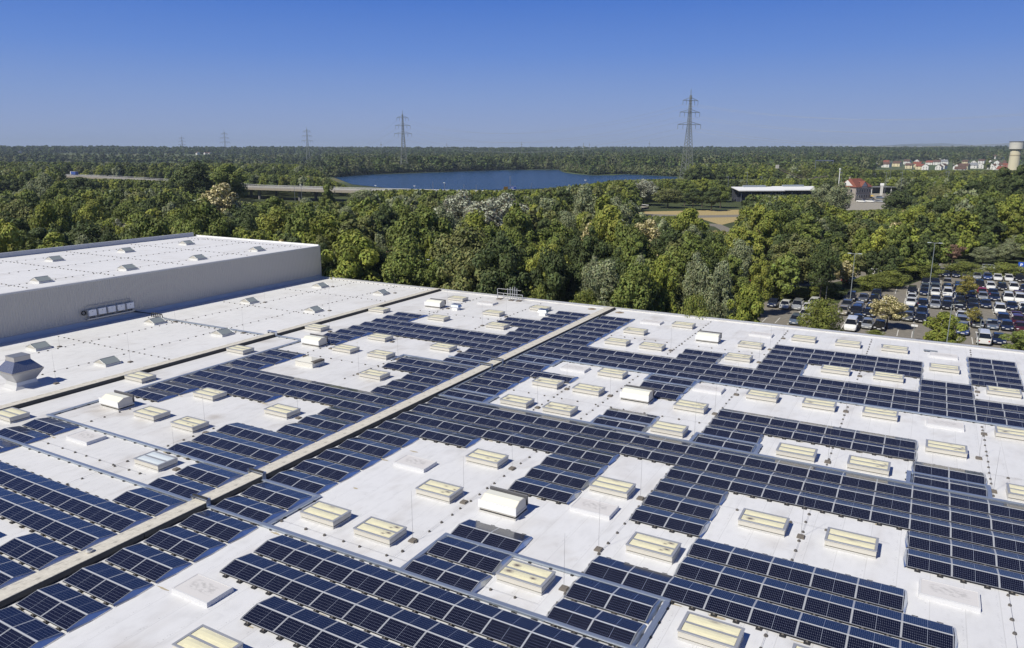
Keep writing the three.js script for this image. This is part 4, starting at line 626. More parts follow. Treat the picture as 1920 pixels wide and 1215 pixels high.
const CARS = {
  hatchback: carGeos({ L: 4.1, W: 1.78, H: 1.48, hood: .92, wind: 1.0, roof0: 1.75, roof1: 3.45, tail: 4.0, belt: .95 }), saloon: carGeos({ L: 4.65, W: 1.82, H: 1.45, hood: .92, wind: 1.2, roof0: 1.95, roof1: 3.2, tail: 4.1, belt: .96 }),
  estate: carGeos({ L: 4.7, W: 1.82, H: 1.5, hood: .94, wind: 1.15, roof0: 1.9, roof1: 4.1, tail: 4.6, belt: .97 }), suv: carGeos({ L: 4.5, W: 1.9, H: 1.68, hood: 1.06, wind: 1.05, roof0: 1.75, roof1: 3.85, tail: 4.38, belt: 1.08 }),
  minivan: carGeos({ L: 4.5, W: 1.85, H: 1.8, hood: 1.08, wind: .72, roof0: 1.5, roof1: 4.05, tail: 4.42, belt: 1.1 }), van: carGeos({ L: 5.0, W: 1.95, H: 1.98, hood: 1.2, wind: .7, roof0: 1.4, roof1: 4.75, tail: 4.95, belt: 1.25 }),
};
const paintM = {}; const PAINT = { white: [.72, .72, .71], silver: [.42, .44, .46], grey: [.16, .17, .18], black: [.012, .012, .014], navy: [.012, .02, .055], blue: [.03, .06, .19], red: [.36, .02, .02], beige: [.30, .27, .21], bluegrey: [.17, .22, .30], maroon: [.07, .012, .018] };
const paint = (c) => paintM[c] ??= mat(...PAINT[c], .32, c === 'silver' || c === 'grey' || c === 'bluegrey' ? .5 : 0, { clearcoat: .9, clearcoatRoughness: .06 });
const carBase = {};
function car(type, color, u, v, turn, label, group) { // nose toward -v when turn = 0
  const k = type + color;
  if (!carBase[k]) {
    const g = CARS[type], t = new THREE.Group(); carBase[k] = t; t.name = type === 'van' ? 'parked_van' : 'parked_car';
    obj('body', g.body, paint(color), t); obj('windows', g.glass, carGlass, t);
    for (const s of [-1, 1]) for (const q of [.8, g.L - .85]) { const w = obj('wheel', wheelG, tyre, t); w.position.set(s * (g.W / 2 - .1), .31, -q); const rm = obj('rim', rimG, rimM, w); }
    for (const s of [-1, 1]) { obj('headlight', [bx(s * .62 - .17, s * .62 + .17, .60, .72, .02, .14)], lampM, t); obj('tail_light', [bx(s * .68 - .12, s * .68 + .12, .66, .86, g.L - .1, g.L + .005)], tailM, t); }
    obj('number_plate', [bx(-.26, .26, .42, .53, -.015, .06)], plateM, t);
  }
  const c = carBase[k].clone(); c.name = numbered(carBase[k].name); c.position.set(u, .02, -v); c.rotation.y = turn; scene.add(c); tag(c, label, type === 'van' ? 'van' : 'car', group);
}
{
  const r = rng(41), types = ['hatchback', 'saloon', 'estate', 'suv', 'minivan', 'hatchback', 'saloon'], cols = ['black', 'navy', 'black', 'white', 'silver', 'grey', 'black', 'white', 'bluegrey', 'navy', 'grey', 'black', 'silver'];
  const fixed = { // row v : colours in order of u from -12.1 in 2.1 m bays, '.' empty
    145: 'beige black black . black grey black . . silver grey bluegrey navy maroon navy navy white black silver',
    150.2: 'grey silver navy . black black navy . . white navy grey navy maroon black navy white navy black',
    159.8: 'black grey black white . white black silver black black navy . white maroon black black white black grey',
    165: '. . navy . . white navy black grey navy black navy . navy white navy white black navy',
    174: '. . . . . black navy white white bluegrey navy silver navy white white black silver black white',
    179.2: '. . . . . . bluegrey bluegrey navy navy black red navy navy maroon black white navy silver',
    188.4: '. . . . . . black navy beige black grey black white black white navy black white black', 203: '. . . . . . . . navy navy grey silver blue white white black silver navy black' };
  const order = Object.keys(fixed).map(Number).sort((a, b) => a - b);
  for (const v of order) fixed[v].split(' ').forEach((c, i) => {
    const u = -12.1 + i * 2.1; if (c === '.') return; const back = order.indexOf(v) % 2 && v < 190, type = types[Math.floor(r() * types.length)];
    const row = order.indexOf(v), nth = fixed[v].split(' ').slice(0, i + 1).filter((q) => q !== '.').length;
    car(type, c, u + rr(-.12, .12), v + rr(-.2, .3), r() < .12 ? Math.PI : 0, `${c === 'bluegrey' ? 'blue grey' : c} ${type}, ${ORD[nth - 1]} car in the ${ORD[row]} parking row from the building`, 'cars in the car park');
  });
  const turnFix = (L) => L;
  for (const [type, c, u, v, t, label] of [
    ['saloon', 'navy', -24.8, 145.8, 0, 'dark blue saloon parked in front of the hedge beside a white car'], ['hatchback', 'white', -22.5, 145.2, 0, 'white hatchback between a dark blue saloon and a silver minivan'], ['minivan', 'silver', -20.3, 145.4, 0, 'silver minivan parked between two white cars near the hedge'],
    ['saloon', 'white', -18.3, 144.4, 0, 'white saloon half hidden behind the round lot tree'], ['estate', 'white', -18.0, 150, 0, 'white estate behind another white car, beside the round lot tree'], ['estate', 'bluegrey', -18.6, 132.4, 0, 'blue grey estate just behind the roof edge, beside the round lot tree'], ['hatchback', 'white', -17.9, 138.4, 0, 'white hatchback peeking out behind a blue grey estate'],
    ['van', 'white', -9.7, 131.9, 0, 'white delivery van parked just behind the round lot tree'], ['saloon', 'black', -9.2, 138.2, 0, 'black saloon behind the white delivery van'], ['hatchback', 'silver', -7.4, 135, 0, 'silver hatchback next to the white delivery van'], ['hatchback', 'black', -5.5, 134.7, 0, 'black hatchback under the blossoming lot tree'],
    ['van', 'white', 9.3, 132.3 + 5, Math.PI, 'white van seen from behind at the roof edge'], ['saloon', 'navy', 11.4, 133.6, 0, 'dark blue saloon beside the white van at the roof edge'], ['estate', 'blue', 6.6, 138, 0, 'blue estate half hidden behind the lot tree near the white van'],
    ['hatchback', 'red', -31.4, 169.8, 2.35, 'small red car on the access road'], ['estate', 'bluegrey', -28.6, 172, 2.35, 'dark blue grey estate parked behind the red car'], ['suv', 'black', -25.9, 175.6, 2.4, 'black car parked second behind the red car'], ['suv', 'silver', -22.9, 180, 2.45, 'silver estate car at the head of the access road cars'],
    ['saloon', 'navy', -27, 164.2, 2.35, 'dark blue saloon on the hedge side of the access road'], ['estate', 'white', -23, 168, 2.4, 'white estate on the hedge side of the access road'], ['saloon', 'black', -30.4, 160.4, 2.3, 'black saloon in the shade on the hedge side of the road'],
    ['estate', 'black', -13.2, 186, 2.6, 'black estate far up the access road'], ['hatchback', 'white', -9.5, 202, 2.7, 'white hatchback far up the access road under trees'],
    ['suv', 'white', 3.5, 222, 1.5, 'white estate on the upper car park behind the tall lamp'], ['saloon', 'navy', 10, 222.4, 1.5, 'dark car on the upper car park behind the hedge'], ['estate', 'silver', 17, 221.5, 1.6, 'silver estate on the upper car park under the trees'], ['saloon', 'white', 20.5, 223.5, 1.5, 'white saloon on the upper car park under the trees'], ['suv', 'grey', 30, 219, 1.5, 'grey car beside the blue parking sign'],
  ]) car(type, c, u, v, t, label);
  // station yard
  [['van', 'white'], ['van', 'white'], ['estate', 'silver'], ['hatchback', 'white'], ['saloon', 'black'], ['suv', 'bluegrey']].forEach(([t, c], i) => { const [x, v] = spot(1622 + (i % 3) * 17, 380 - Math.floor(i / 3) * 7); car(t, c, x, v, 1.2, `${c === 'bluegrey' ? 'blue grey' : c} ${t} in the station yard, ${ORD[i % 3]} of the ${i < 3 ? 'front' : 'back'} three`, 'vehicles in the station yard'); });
}
// hedges and shrubs by the lot
[[-30, 154, 2.6, 4], [-26, 157, 2.4, 4], [-22.5, 159.5, 2.2, 3.6], [-19, 161, 2.6, 3.6], [-16.5, 164, 3, 3.4], [-5.7, 131, 1.1, 1.5], [8, 208, 3.6, 5], [17, 210, 3.8, 5], [26, 212, 3.4, 5], [35, 213, 3.6, 5], [0, 200, 4, 4.4], [-6, 182, 4, 4], [-9, 176, 3.6, 4], [-33, 183, 3.2, 4.4], [-38, 178, 3, 4.4], [-26, 190, 3.4, 4.2]].forEach(([u, v, h, rad], i) => tree(u, v, h, rad, 'U', `${['low green shrub along the hedge between lot and access road', 'low green shrub in the hedge row near the white cars', 'middle green shrub of the hedge below the access road', 'green shrub at the upper end of the hedge', 'taller green shrub closing the hedge near the lot trees', 'small tuft of shrub round the blossoming lot tree', 'green bank shrub behind the farthest parked cars', 'second green bank shrub behind the farthest parked cars', 'third green bank shrub behind the farthest parked cars', 'last green bank shrub below the blue parking sign', 'big shrub at the corner of the car park', 'shrub between access road and parked cars', 'lower shrub between access road and parked cars', 'shrub behind the row of access road cars', 'shrub behind the red car', 'shrub at the head of the access road cars'][i]}`, undefined));
// ------------------------------------------------------------------ lamps and signs
const lampSteel = mat(.42, .46, .46, .45, .5);
function lampPost(u, v, h, heads, label) { const t = thing('street_lamp', label, 'street lamp', [u, 0, v], 'lamp posts'); obj('pole', [cyl(.09, .05, 0, h, 8)], lampSteel, t); for (const s of heads) { obj('arm', [bar([0, h, 0], [s * .75, h + .08, 0], .035)], lampSteel, t); obj('lamp_head', [frustum([s * .95 - .35, s * .95 + .35, -.13, .13], h + .03, [s * .95 - .3, s * .95 + .3, -.1, .1], h + .14)], lampSteel, t); } }
{
  const P = (px, top, h) => { const d = (h - EYE) / Math.tan(Math.atan((CY - top) / FOCAL) - PITCH); return at(px, d, h); };
  const L = [[795, 487, 10, [1], 'grey lamp post behind the far roof edge near the outer kerb end'], [1070, 510, 9, [-1], 'grey lamp post behind the far roof edge near the middle kerb end'], [1753, 456, 12, [-1, 1], 'tall two armed lamp post at the back of the car park'], [1603, 476, 10, [-1, 1], 'two armed lamp post beside the blossoming tree at the access road'], [1397, 541, 9, [1], 'lamp post in front of the bright green tree at the roof edge'], [1785, 571, 9, [1], 'pale lamp post in front of the tree beside the white van'], [48, 458, 8, [-1], 'short lamp post behind the dark parapet of the hall'], [1840, 600, 5, [1], 'small grey post between parked cars near the white van']];
  for (const [px, top, h, heads, label] of L) { const [u, v] = P(px, top, h); lampPost(u, v, h, heads, label); }
  const [u, v] = P(1556, 481, 9), t = thing('street_lamp', 'curved pale lamp post over the access road', 'street lamp', [u, 0, v]), c = new THREE.CatmullRomCurve3([[0, 0, 0], [0, 6.5, 0], [-.1, 8.2, 0], [-.7, 9, 0], [-1.7, 9.15, 0]].map((q) => new THREE.Vector3(...q)));
  obj('pole', new THREE.TubeGeometry(c, 20, .08, 6), mat(.55, .52, .40, .6), t); obj('lamp_head', [frustum([-2.4, -1.6, -.14, .14], 9.08, [-2.3, -1.65, -.1, .1], 9.2)], lampSteel, t);
  const s = spot(1711, 640), sg = thing('information_sign', 'double white notice sign on a post at the car park edge', 'sign', [s[0], 0, s[1]]); obj('post', [cyl(.05, .05, 0, 2.9, 6)], lampSteel, sg); obj('board', [bx(-.46, -.02, 2.4, 2.75, -.06, -.03)], M.white, sg); obj('board', [bx(.02, .46, 2.4, 2.75, -.06, -.03)], M.white, sg);
  const pk = spot(1912, 517), ps = thing('parking_sign', 'blue parking sign with a white P above a white plate', 'sign', [pk[0], 0, pk[1]]); obj('post', [cyl(.06, .06, 0, 3.2, 6)], lampSteel, ps);
  const cv = document.createElement('canvas'); cv.width = cv.height = 128; const x = cv.getContext('2d'); x.fillStyle = '#1b55c8'; x.fillRect(0, 0, 128, 128); x.fillStyle = '#fff'; x.font = 'bold 104px sans-serif'; x.textAlign = 'center'; x.textBaseline = 'middle'; x.fillText('P', 64, 68);
  const tx = new THREE.CanvasTexture(cv); tx.colorSpace = THREE.SRGBColorSpace; const pm = mat(1, 1, 1, .5); pm.map = tx; obj('board', polys([[[-.65, 2.1, -.08], [.65, 2.1, -.08], [.65, 3.3, -.08], [-.65, 3.3, -.08]]], [[[0, 0], [1, 0], [1, 1], [0, 1]]]), pm, ps); obj('back_plate', [bx(-.65, .65, 2.1, 3.3, -.07, -.05)], lampSteel, ps); obj('lower_plate', [bx(-.55, .55, 1.0, 2.0, -.08, -.05)], M.white, ps);
}
// ------------------------------------------------------------------ motorway, bridge, truck, road signs
{
  const t = thing('motorway_bridge', 'long concrete motorway bridge with railings among the trees', 'bridge', [0, 0, 0]), Y = 7;
  const con = mat(.40, .37, .32, .9); con.map = asphaltTex; const under = mat(.20, .19, .18, .9);
  for (let i = 0; i + 1 < HW.length; i++) {
    const [a, b] = [HW[i], HW[i + 1]], L = Math.hypot(b[0] - a[0], b[1] - a[1]), nx = -(b[1] - a[1]) / L, nv = (b[0] - a[0]) / L, ya = i === 5 ? Y : Y, yb = i === 5 ? 2 : Y, off = (p, y, w) => [p[0] + nx * w, y, p[1] + nv * w];
    obj('deck', polys([[off(a, ya, -11), off(b, yb, -11), off(b, yb, 11), off(a, ya, 11)], [off(a, ya - 1, -11), off(b, yb - 1, -11), off(b, yb, -11), off(a, ya, -11)], [off(a, ya - 1, 11), off(b, yb - 1, 11), off(b, yb, 11), off(a, ya, 11)], [off(a, ya - 1, -11), off(b, yb - 1, -11), off(b, yb - 1, 11), off(a, ya - 1, 11)]]), con, t);
    for (const w of [-10.6, -.4, 10.6]) { obj('guard_rail', [bar(off(a, ya + .8, w), off(b, yb + .8, w), .16)], mat(.55, .56, .57, .5, .5), t); const posts = []; for (let s = 2; s < L; s += 6) { const p = [a[0] + (b[0] - a[0]) * s / L, a[1] + (b[1] - a[1]) * s / L], y = ya + (yb - ya) * s / L; posts.push(bar(off(p, y, w), off(p, y + .8, w), .08)); } obj('rail_post', posts, M.steel, t).userData.kind = 'stuff'; }
    for (let s = 15; s < L; s += 34) { const p = [a[0] + (b[0] - a[0]) * s / L, a[1] + (b[1] - a[1]) * s / L], y = ya + (yb - ya) * s / L; for (const w of [-7, 7]) obj('pillar', [cyl(.9, .9, 0, y - 1, 10, ...[off(p, 0, w)[0], off(p, 0, w)[2]])], under, t); }
  }
  const [tx, tv] = at(140, 728, 7), ang = Math.atan2(HW[2][1] - HW[1][1], HW[2][0] - HW[1][0]);
  const k = thing('articulated_truck', 'white truck with a blue trailer on the motorway', 'truck', [tx, 7.02, tv]); k.rotation.y = Math.PI + ang;
  obj('cab', [prism([[-1.25, .8], [1.25, .8], [1.25, 3.6], [-1.25, 3.6]], 6.4, 8.6), prism([[-1.2, 3.6], [1.2, 3.6], [1.1, 4.0], [-1.1, 4.0]], 6.3, 7.9)], paint('white'), k); obj('windscreen', [bx(8.6, 8.64, 2.2, 3.3, -1.05, 1.05)], carGlass, k); obj('trailer', [bx(-7.4, 6.1, 1.1, 3.9, -1.27, 1.27)], mat(.03, .075, .30, .5), k); obj('trailer_roof', [bx(-7.42, 6.12, 3.9, 4.02, -1.28, 1.28)], paint('white'), k);
  for (const x of [7.6, 5.2, -4, -5.3, -6.6]) for (const s of [-1, 1]) { const w = obj('wheel', wheelG, tyre, k); w.scale.setScalar(1.6); w.position.set(x, .5, s * 1.1); w.rotation.y = Math.PI / 2; }
  // direction signs
  const sign = (px, py0, py1, wpx, d, fill, back, label, lines) => {
    const [x, v] = at(px, d, 8), y1 = yAt(py0, d), y0 = yAt(py1, d), w = wpx / 2 * perPx(d), g = thing('direction_sign', label, 'road sign', [x, 0, v]); g.rotation.y = YAW + (back ? .5 : .1);
    for (const s of [-.6, .6]) obj('post', [cyl(.14, .14, 0, y1 - .3, 6, s * w, .12)], M.steel, g); obj('board', [bx(-w, w, y0, y1, -.02, .06)], mat(...fill, .55), g);
    if (lines) { const q = []; for (const [a, b, c, e] of lines) q.push(bx(-w + 2 * w * a, -w + 2 * w * b, y0 + (y1 - y0) * c, y0 + (y1 - y0) * e, -.045, -.025)); obj('lettering', q, M.white, g); obj('route_panel', [bx(-w * .1, w * .75, y0 + (y1 - y0) * .08, y0 + (y1 - y0) * .32, -.05, -.026)], mat(.55, .22, .02, .6), g); obj('border', [bx(-w, w, y1 - .08, y1, -.04, -.025), bx(-w, w, y0, y0 + .08, -.04, -.025)], M.white, g); }
  };
  sign(962, 349, 367, 11, 392, [.02, .07, .33], false, 'blue motorway direction sign in front of the lake', [[.12, .6, .78, .84], [.12, .75, .62, .68], [.12, .5, .46, .52]]); sign(948.5, 350, 364, 8.5, 398, [.45, .24, .03], true, 'orange brown road sign beside the blue motorway sign', null);
  { const [x, v] = at(956.5, 400, 8), m = obj('gantry_mast', [cyl(.22, .16, 0, yAt(330, 400), 6)], M.steel); m.position.set(x, 0, -v); tag(m, 'tall thin dark mast rising between the two road signs', 'mast'); }
  [[812, 340], [834, 343], [996, 342], [1098, 338], [893, 346], [705, 348], [870, 345], [778, 349], [552, 350], [565, 347], [748, 352]].forEach(([px, top], i) => { const d = 420 + (i % 3) * 12, [x, v] = at(px, d, 8), h = yAt(top, d), g = thing('motorway_lamp', `thin lamp mast along the motorway before the lake, ${ORD[i]} listed from the blue sign outward`, 'lamp mast', [x, 0, v], 'lamp masts along the motorway'); g.userData.label = 'thin grey lamp mast along the motorway in front of the lake'; obj('mast', [cyl(.16, .1, 0, h, 6)], M.steel, g); if (i % 2) obj('lamp_head', [bx(-.9, .3, h - .05, h + .2, -.2, .2)], M.white, g); });
}
// ------------------------------------------------------------------ pylons and wires
function pylonGeo(H) {
  const g = [], W = (y) => y < H * .62 ? 5.2 - (5.2 - 1.5) * (y / (H * .62)) : 1.5 - 1.1 * ((y - H * .62) / (H * .38)), lv = []; for (let y = 0; y < H * .93;) { lv.push(y); y += Math.max(2.4, W(y) * 1.15); } lv.push(H * .93);
  const C = [[-1, -1], [1, -1], [1, 1], [-1, 1]];
  for (let i = 0; i + 1 < lv.length; i++) { const y0 = lv[i], y1 = lv[i + 1], a = W(y0), b = W(y1); for (let k = 0; k < 4; k++) { const p = C[k], q = C[(k + 1) % 4]; g.push(bar([p[0] * a, y0, p[1] * a], [p[0] * b, y1, p[1] * b], .30, 4), bar([p[0] * a, y0, p[1] * a], [q[0] * b, y1, q[1] * b], .14, 3), bar([q[0] * a, y0, q[1] * a], [p[0] * b, y1, p[1] * b], .14, 3)); } }
  return mergeGeometries(g.map((q) => q.toNonIndexed()));
}
const PH = 90, pylonTower = pylonGeo(PH), pylonPeak = mergeGeometries([bar([.35, PH * .93, .35], [0, PH, 0], .1, 4), bar([-.35, PH * .93, -.35], [0, PH, 0], .1, 4), bar([.35, PH * .93, -.35], [0, PH, 0], .1, 4), bar([-.35, PH * .93, .35], [0, PH, 0], .1, 4)].map((q) => q.toNonIndexed()));
const armGeo = (y, w) => mergeGeometries([-1, 1].flatMap((s) => [bar([0, y, .7], [s * w, y, 0], .24, 4), bar([0, y, -.7], [s * w, y, 0], .24, 4), bar([0, y + 3, 0], [s * w, y, 0], .2, 4), bar([s * w * .5, y, .35], [s * w * .5, y + 1.5, 0], .07, 3), bar([s * w * .5, y, -.35], [s * w * .5, y + 1.5, 0], .07, 3), bar([s * w, y, 0], [s * w, y - 4.2, 0], .22, 4), bar([s * w * .55, y, 0], [s * w * .55, y - 4.2, 0], .22, 4)]).map((q) => q.toNonIndexed()));
const ARMS = [[PH * .875, 8.6], [PH * .75, 11.4], [PH * .62, 13.2]], pylonM = mat(.20, .215, .20, .7);
const PYL = [[1293, 166, 'closest pylon standing at the lake corner'], [755.5, 206, 'pylon behind the lake shore'], [576, 237, 'third pylon along the line beyond the meadows'], [421.5, 243, 'fourth pylon, far over the meadows'], [341.5, 253, 'most distant pylon on the horizon']].map(([px, top, w]) => {
  const d = (PH - EYE) / Math.tan(Math.atan((CY - top) / FOCAL) - PITCH), [x, v] = at(px, d, 60), t = thing('electricity_pylon', `grey lattice electricity pylon, ${w}`, 'pylon', [x, Math.min(0, hgt(x, v)), v], 'pylons of the power line');
  obj('tower', pylonTower, pylonM, t); obj('peak', pylonPeak, pylonM, t); ARMS.forEach(([y, wd]) => obj('cross_arm', armGeo(y, wd), pylonM, t)); t.rotation.y = YAW + .35; return [x, v, t];
});
{
  const ends = PYL.map(([x, v]) => [x, v]); ends.unshift(at(2300, 560, 40)); const wm = mat(.45, .47, .5, .5, .4), ca = Math.cos(YAW + .35), sa = Math.sin(YAW + .35);
  for (let i = 0; i < 3; i++) for (const [y, w] of ARMS) for (const s of [-1, 1]) {
    const a = ends[i], b = ends[i + 1], P = (p, k) => new THREE.Vector3(p[0] + ca * w * s, y - 4.2, -p[1] - sa * w * s), A = P(a), B = P(b), L = A.distanceTo(B), pts = []; for (let k = 0; k <= 24; k++) { const t = k / 24, q = A.clone().lerp(B, t); q.y -= 4 * t * (1 - t) * L * .045; pts.push(q); }
    const m = obj('power_line', new THREE.TubeGeometry(new THREE.CatmullRomCurve3(pts), 40, .07, 4), wm); tag(m, `power line sagging ${['from the closest pylon out of the picture', 'between the two closest pylons', 'from the lake shore pylon to the third'][i]}, ${y > 70 ? 'top' : y > 60 ? 'middle' : 'bottom'} arm, ${s < 0 ? 'far' : 'near'} end`, 'power line', 'wires of the power line');
  }
  for (const [px, top, d] of [[715, 266, 1900], [838, 268, 2200], [978, 266, 2000], [1094, 268, 1400], [1105, 268, 2300], [1217, 265, 2100]]) { const [x, v] = at(px, d, 30), g0 = hgt(x, v), h = yAt(top, d) - g0, t = thing('far_mast', 'thin grey mast poking above the far forest beyond the lake', 'mast', [x, g0, v], 'thin masts above the far forest'); obj('mast', [cyl(.7, .35, 0, h, 5)], pylonM, t); obj('cross_bar', [bx(-3, 3, h * .86, h * .88, -.2, .2)], pylonM, t); }
}
// ------------------------------------------------------------------ town: station, halls, houses, water tower
const redRoof = mat(.20, .065, .042, .9), brownRoof = mat(.10, .058, .045, .9), plaster = mat(.70, .69, .66, .9), creamWall = mat(.66, .58, .38, .9), stone = mat(.34, .30, .27, .9), winM = mat(.03, .035, .045, .15), greyRoof = mat(.20, .21, .23, .8);
{
  const d = 470, [x, v] = at(1600, d), t = thing('station_building', 'old station building with red hip roof, dormer and grey stone walls', 'building', [x, 0, v]); t.rotation.y = YAW + .62;
  const W = 17, D = 12, H = 8.2; obj('wall', [bx(-W / 2, W / 2, 0, H, -D / 2, D / 2)], stone, t); obj('plinth', [bx(-W / 2 - .08, W / 2 + .08, 0, .8, -D / 2 - .08, D / 2 + .08)], mat(.27, .25, .23, .9), t);
  const rf = obj('roof', [frustum([-W / 2 - .7, W / 2 + .7, -D / 2 - .7, D / 2 + .7], H, [-W / 2 + 3, W / 2 - 3, -.3, .3], H + 5)], redRoof, t); obj('chimney', [bx(-4.4, -3.6, H + 2.5, H + 6, .8, 1.6)], stone, rf);
  obj('gable', polys([[[-3.2, H - .5, -D / 2 - .4], [3.2, H - .5, -D / 2 - .4], [3.2, H + .6, -D / 2 - .4], [0, H + 3.2, -D / 2 - .4], [-3.2, H + .6, -D / 2 - .4]]]), plaster, t); obj('gable_roof', polys([[[-3.6, H + .4, -D / 2 - .7], [0, H + 3.5, -D / 2 - .7], [0, H + 3.5, -1.5], [-3.6, H + .4, -3.5]], [[0, H + 3.5, -D / 2 - .7], [3.6, H + .4, -D / 2 - .7], [3.6, H + .4, -3.5], [0, H + 3.5, -1.5]]]), redRoof, t);
  obj('gable', polys([[[-W / 2 - .1, H, -4.5], [-W / 2 - .1, H, 4.5], [-W / 2 - .1, H + 4.2, 0]]]), plaster, t);
  for (const y of [1.6, 5]) for (let i = 0; i < 6; i++) { const u = -W / 2 + 1.6 + i * 2.75; const w = obj('window', [bx(u - .55, u + .55, y, y + 1.9, -D / 2 - .06, -D / 2 - .02)], winM, t); obj('window_frame', [bx(u - .75, u - .55, y - .1, y + 2.05, -D / 2 - .09, -D / 2 - .01), bx(u + .55, u + .75, y - .1, y + 2.05, -D / 2 - .09, -D / 2 - .01), bx(u - .75, u + .75, y + 1.9, y + 2.15, -D / 2 - .1, -D / 2 - .01)], plaster, w); }
  for (const y of [1.6, 5]) for (const q of [-3, 0, 3]) { const w = obj('window', [bx(-W / 2 - .06, -W / 2 - .02, y, y + 1.9, q - .55, q + .55)], winM, t); obj('window_frame', [bx(-W / 2 - .09, -W / 2 - .01, y + 1.9, y + 2.15, q - .75, q + .75)], plaster, w); }
  for (let i = 0; i < 4; i++) obj('dormer', [bx(-1.8 + i * 1.2, -1.0 + i * 1.2, H + 1.9, H + 2.8, -3.9, -2.6)], winM, t);
}
for (const [px0, px1, py, d, label] of [[1376, 1462, 351, 455, 'long low white roofed platform hall, farther from the station'], [1452, 1532, 350, 462, 'long low white roofed platform hall next to the station']]) {
  const A = at(px0, d), B = at(px1, d), L = Math.hypot(B[0] - A[0], B[1] - A[1]), t = thing('platform_hall', label, 'hall', [(A[0] + B[0]) / 2, 0, (A[1] + B[1]) / 2], 'white platform halls'); t.rotation.y = Math.atan2(B[1] - A[1], B[0] - A[0]) + .06;
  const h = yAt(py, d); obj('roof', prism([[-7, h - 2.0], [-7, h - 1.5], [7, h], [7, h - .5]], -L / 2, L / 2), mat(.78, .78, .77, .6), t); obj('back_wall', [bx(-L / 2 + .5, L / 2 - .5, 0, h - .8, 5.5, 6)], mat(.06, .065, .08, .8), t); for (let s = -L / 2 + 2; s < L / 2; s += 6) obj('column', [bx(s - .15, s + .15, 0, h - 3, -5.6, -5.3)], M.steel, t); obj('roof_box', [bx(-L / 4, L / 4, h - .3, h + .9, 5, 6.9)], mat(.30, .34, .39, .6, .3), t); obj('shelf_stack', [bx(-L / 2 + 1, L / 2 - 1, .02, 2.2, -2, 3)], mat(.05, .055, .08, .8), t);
}
{ const [x, v] = at(1712, 395), t = thing('flat_roof_shed', 'low grey flat roofed shed among the trees below the station', 'shed', [x, 0, v]); t.rotation.y = YAW; obj('wall', [bx(-7, 7, 0, 3.6, -4, 4)], stone, t); obj('roof', [bx(-7.4, 7.4, 3.6, 3.9, -4.4, 4.4)], mat(.36, .38, .41, .7), t); obj('vent', [bx(-5, -3.6, 3.9, 4.6, -1, .4)], M.white, t); }
{ const [x, v] = at(24, 296), t = thing('farm_shed', 'dark brown roofed shed beside the bare field', 'shed', [x, 0, v]); t.rotation.y = YAW - .3; obj('wall', [bx(-6, 6, 0, 3.4, -4, 4)], stone, t); obj('roof', prism([[-4.5, 3.3], [4.5, 3.3], [0, 6]], -6.4, 6.4), mat(.06, .045, .04, .9), t); }
{ // yard tower, bus shelter bits
  const [x, v] = at(1652, 520), t = thing('clock_tower_sign', 'slim pale pillar with a white top in the station yard', 'pillar', [x, 0, v]); obj('shaft', [bx(-.9, .9, 0, 6.6, -.5, .5)], mat(.5, .49, .47, .8), t); obj('head', [bx(-1.2, 1.2, 6.6, 8.2, -.7, .7)], M.white, t);
  const [x2, v2] = at(1634, 470), u = thing('yellow_umbrella', 'yellow parasol standing beside the vans in the station yard', 'parasol', [x2, 0, v2]); obj('pole', [cyl(.05, .05, 0, 2.6, 5)], M.steel, u); obj('canopy', [cyl(1.9, .05, 2.3, 3.0, 8)], mat(.62, .40, .05, .8), u);
  const [x3, v3] = at(1570, 488), m = thing('yard_mast', 'tall white mast behind the station building', 'mast', [x3, 0, v3]); obj('pole', [cyl(.3, .25, 0, yAt(318, 488), 8)], M.white, m); obj('head', [cyl(.6, .6, yAt(318, 488), yAt(318, 488) + .8, 8)], M.white, m);
  const [x4, v4] = at(1648, 545), s = thing('station_shed', 'long dark roofed platform shed behind the station yard', 'shed', [x4, 0, v4]); s.rotation.y = YAW; obj('roof', [bx(-16, 16, 4.4, 5, -4, 4)], greyRoof, s); obj('wall', [bx(-15, 15, 0, 4.4, 2, 3)], mat(.10, .10, .12, .8), s); for (let i = -14; i <= 14; i += 7) obj('column', [bx(i - .2, i + .2, 0, 4.4, -3.4, -3)], M.white, s);
  const [x5, v5] = at(1620, 492), c = thing('freight_container', 'rust red container beside the station building', 'container', [x5, 0, v5]); c.rotation.y = YAW; obj('box', [bx(-3, 3, .15, 2.7, -1.2, 1.2)], mat(.22, .06, .035, .8), c); obj('door', [bx(3, 3.05, .2, 2.65, -1.15, 1.15)], mat(.2, .055, .03, .8), c);
}
function house(x, v, y, turn, w, dp, h, wall, roof, label) {
  const t = thing('house', label, 'house', [x, y, v], 'houses of the town'); t.rotation.y = turn; obj('wall', prism([[-w / 2, -2], [w / 2, -2], [w / 2, h], [0, h + w * .36], [-w / 2, h]], -dp / 2, dp / 2), wall, t);
  const o = .5, a = w * .36 / (w / 2); obj('roof', polys([[[-dp / 2 - o, h - o * a, -w / 2 - o], [dp / 2 + o, h - o * a, -w / 2 - o], [dp / 2 + o, h + w * .36 + .12, 0], [-dp / 2 - o, h + w * .36 + .12, 0]], [[-dp / 2 - o, h + w * .36 + .12, 0], [dp / 2 + o, h + w * .36 + .12, 0], [dp / 2 + o, h - o * a, w / 2 + o], [-dp / 2 - o, h - o * a, w / 2 + o]]]), roof, t);
  for (const q of [-1, 1]) for (const yy of [1, 3.8]) { obj('window', [bx(-dp / 2 - .05, -dp / 2 - .01, yy, yy + 1.4, q * w * .22 - .6, q * w * .22 + .6)], winM, t); obj('window', [bx(q * dp * .25 - .6, q * dp * .25 + .6, yy, yy + 1.4, -w / 2 - .05, -w / 2 - .01)], winM, t); }
}
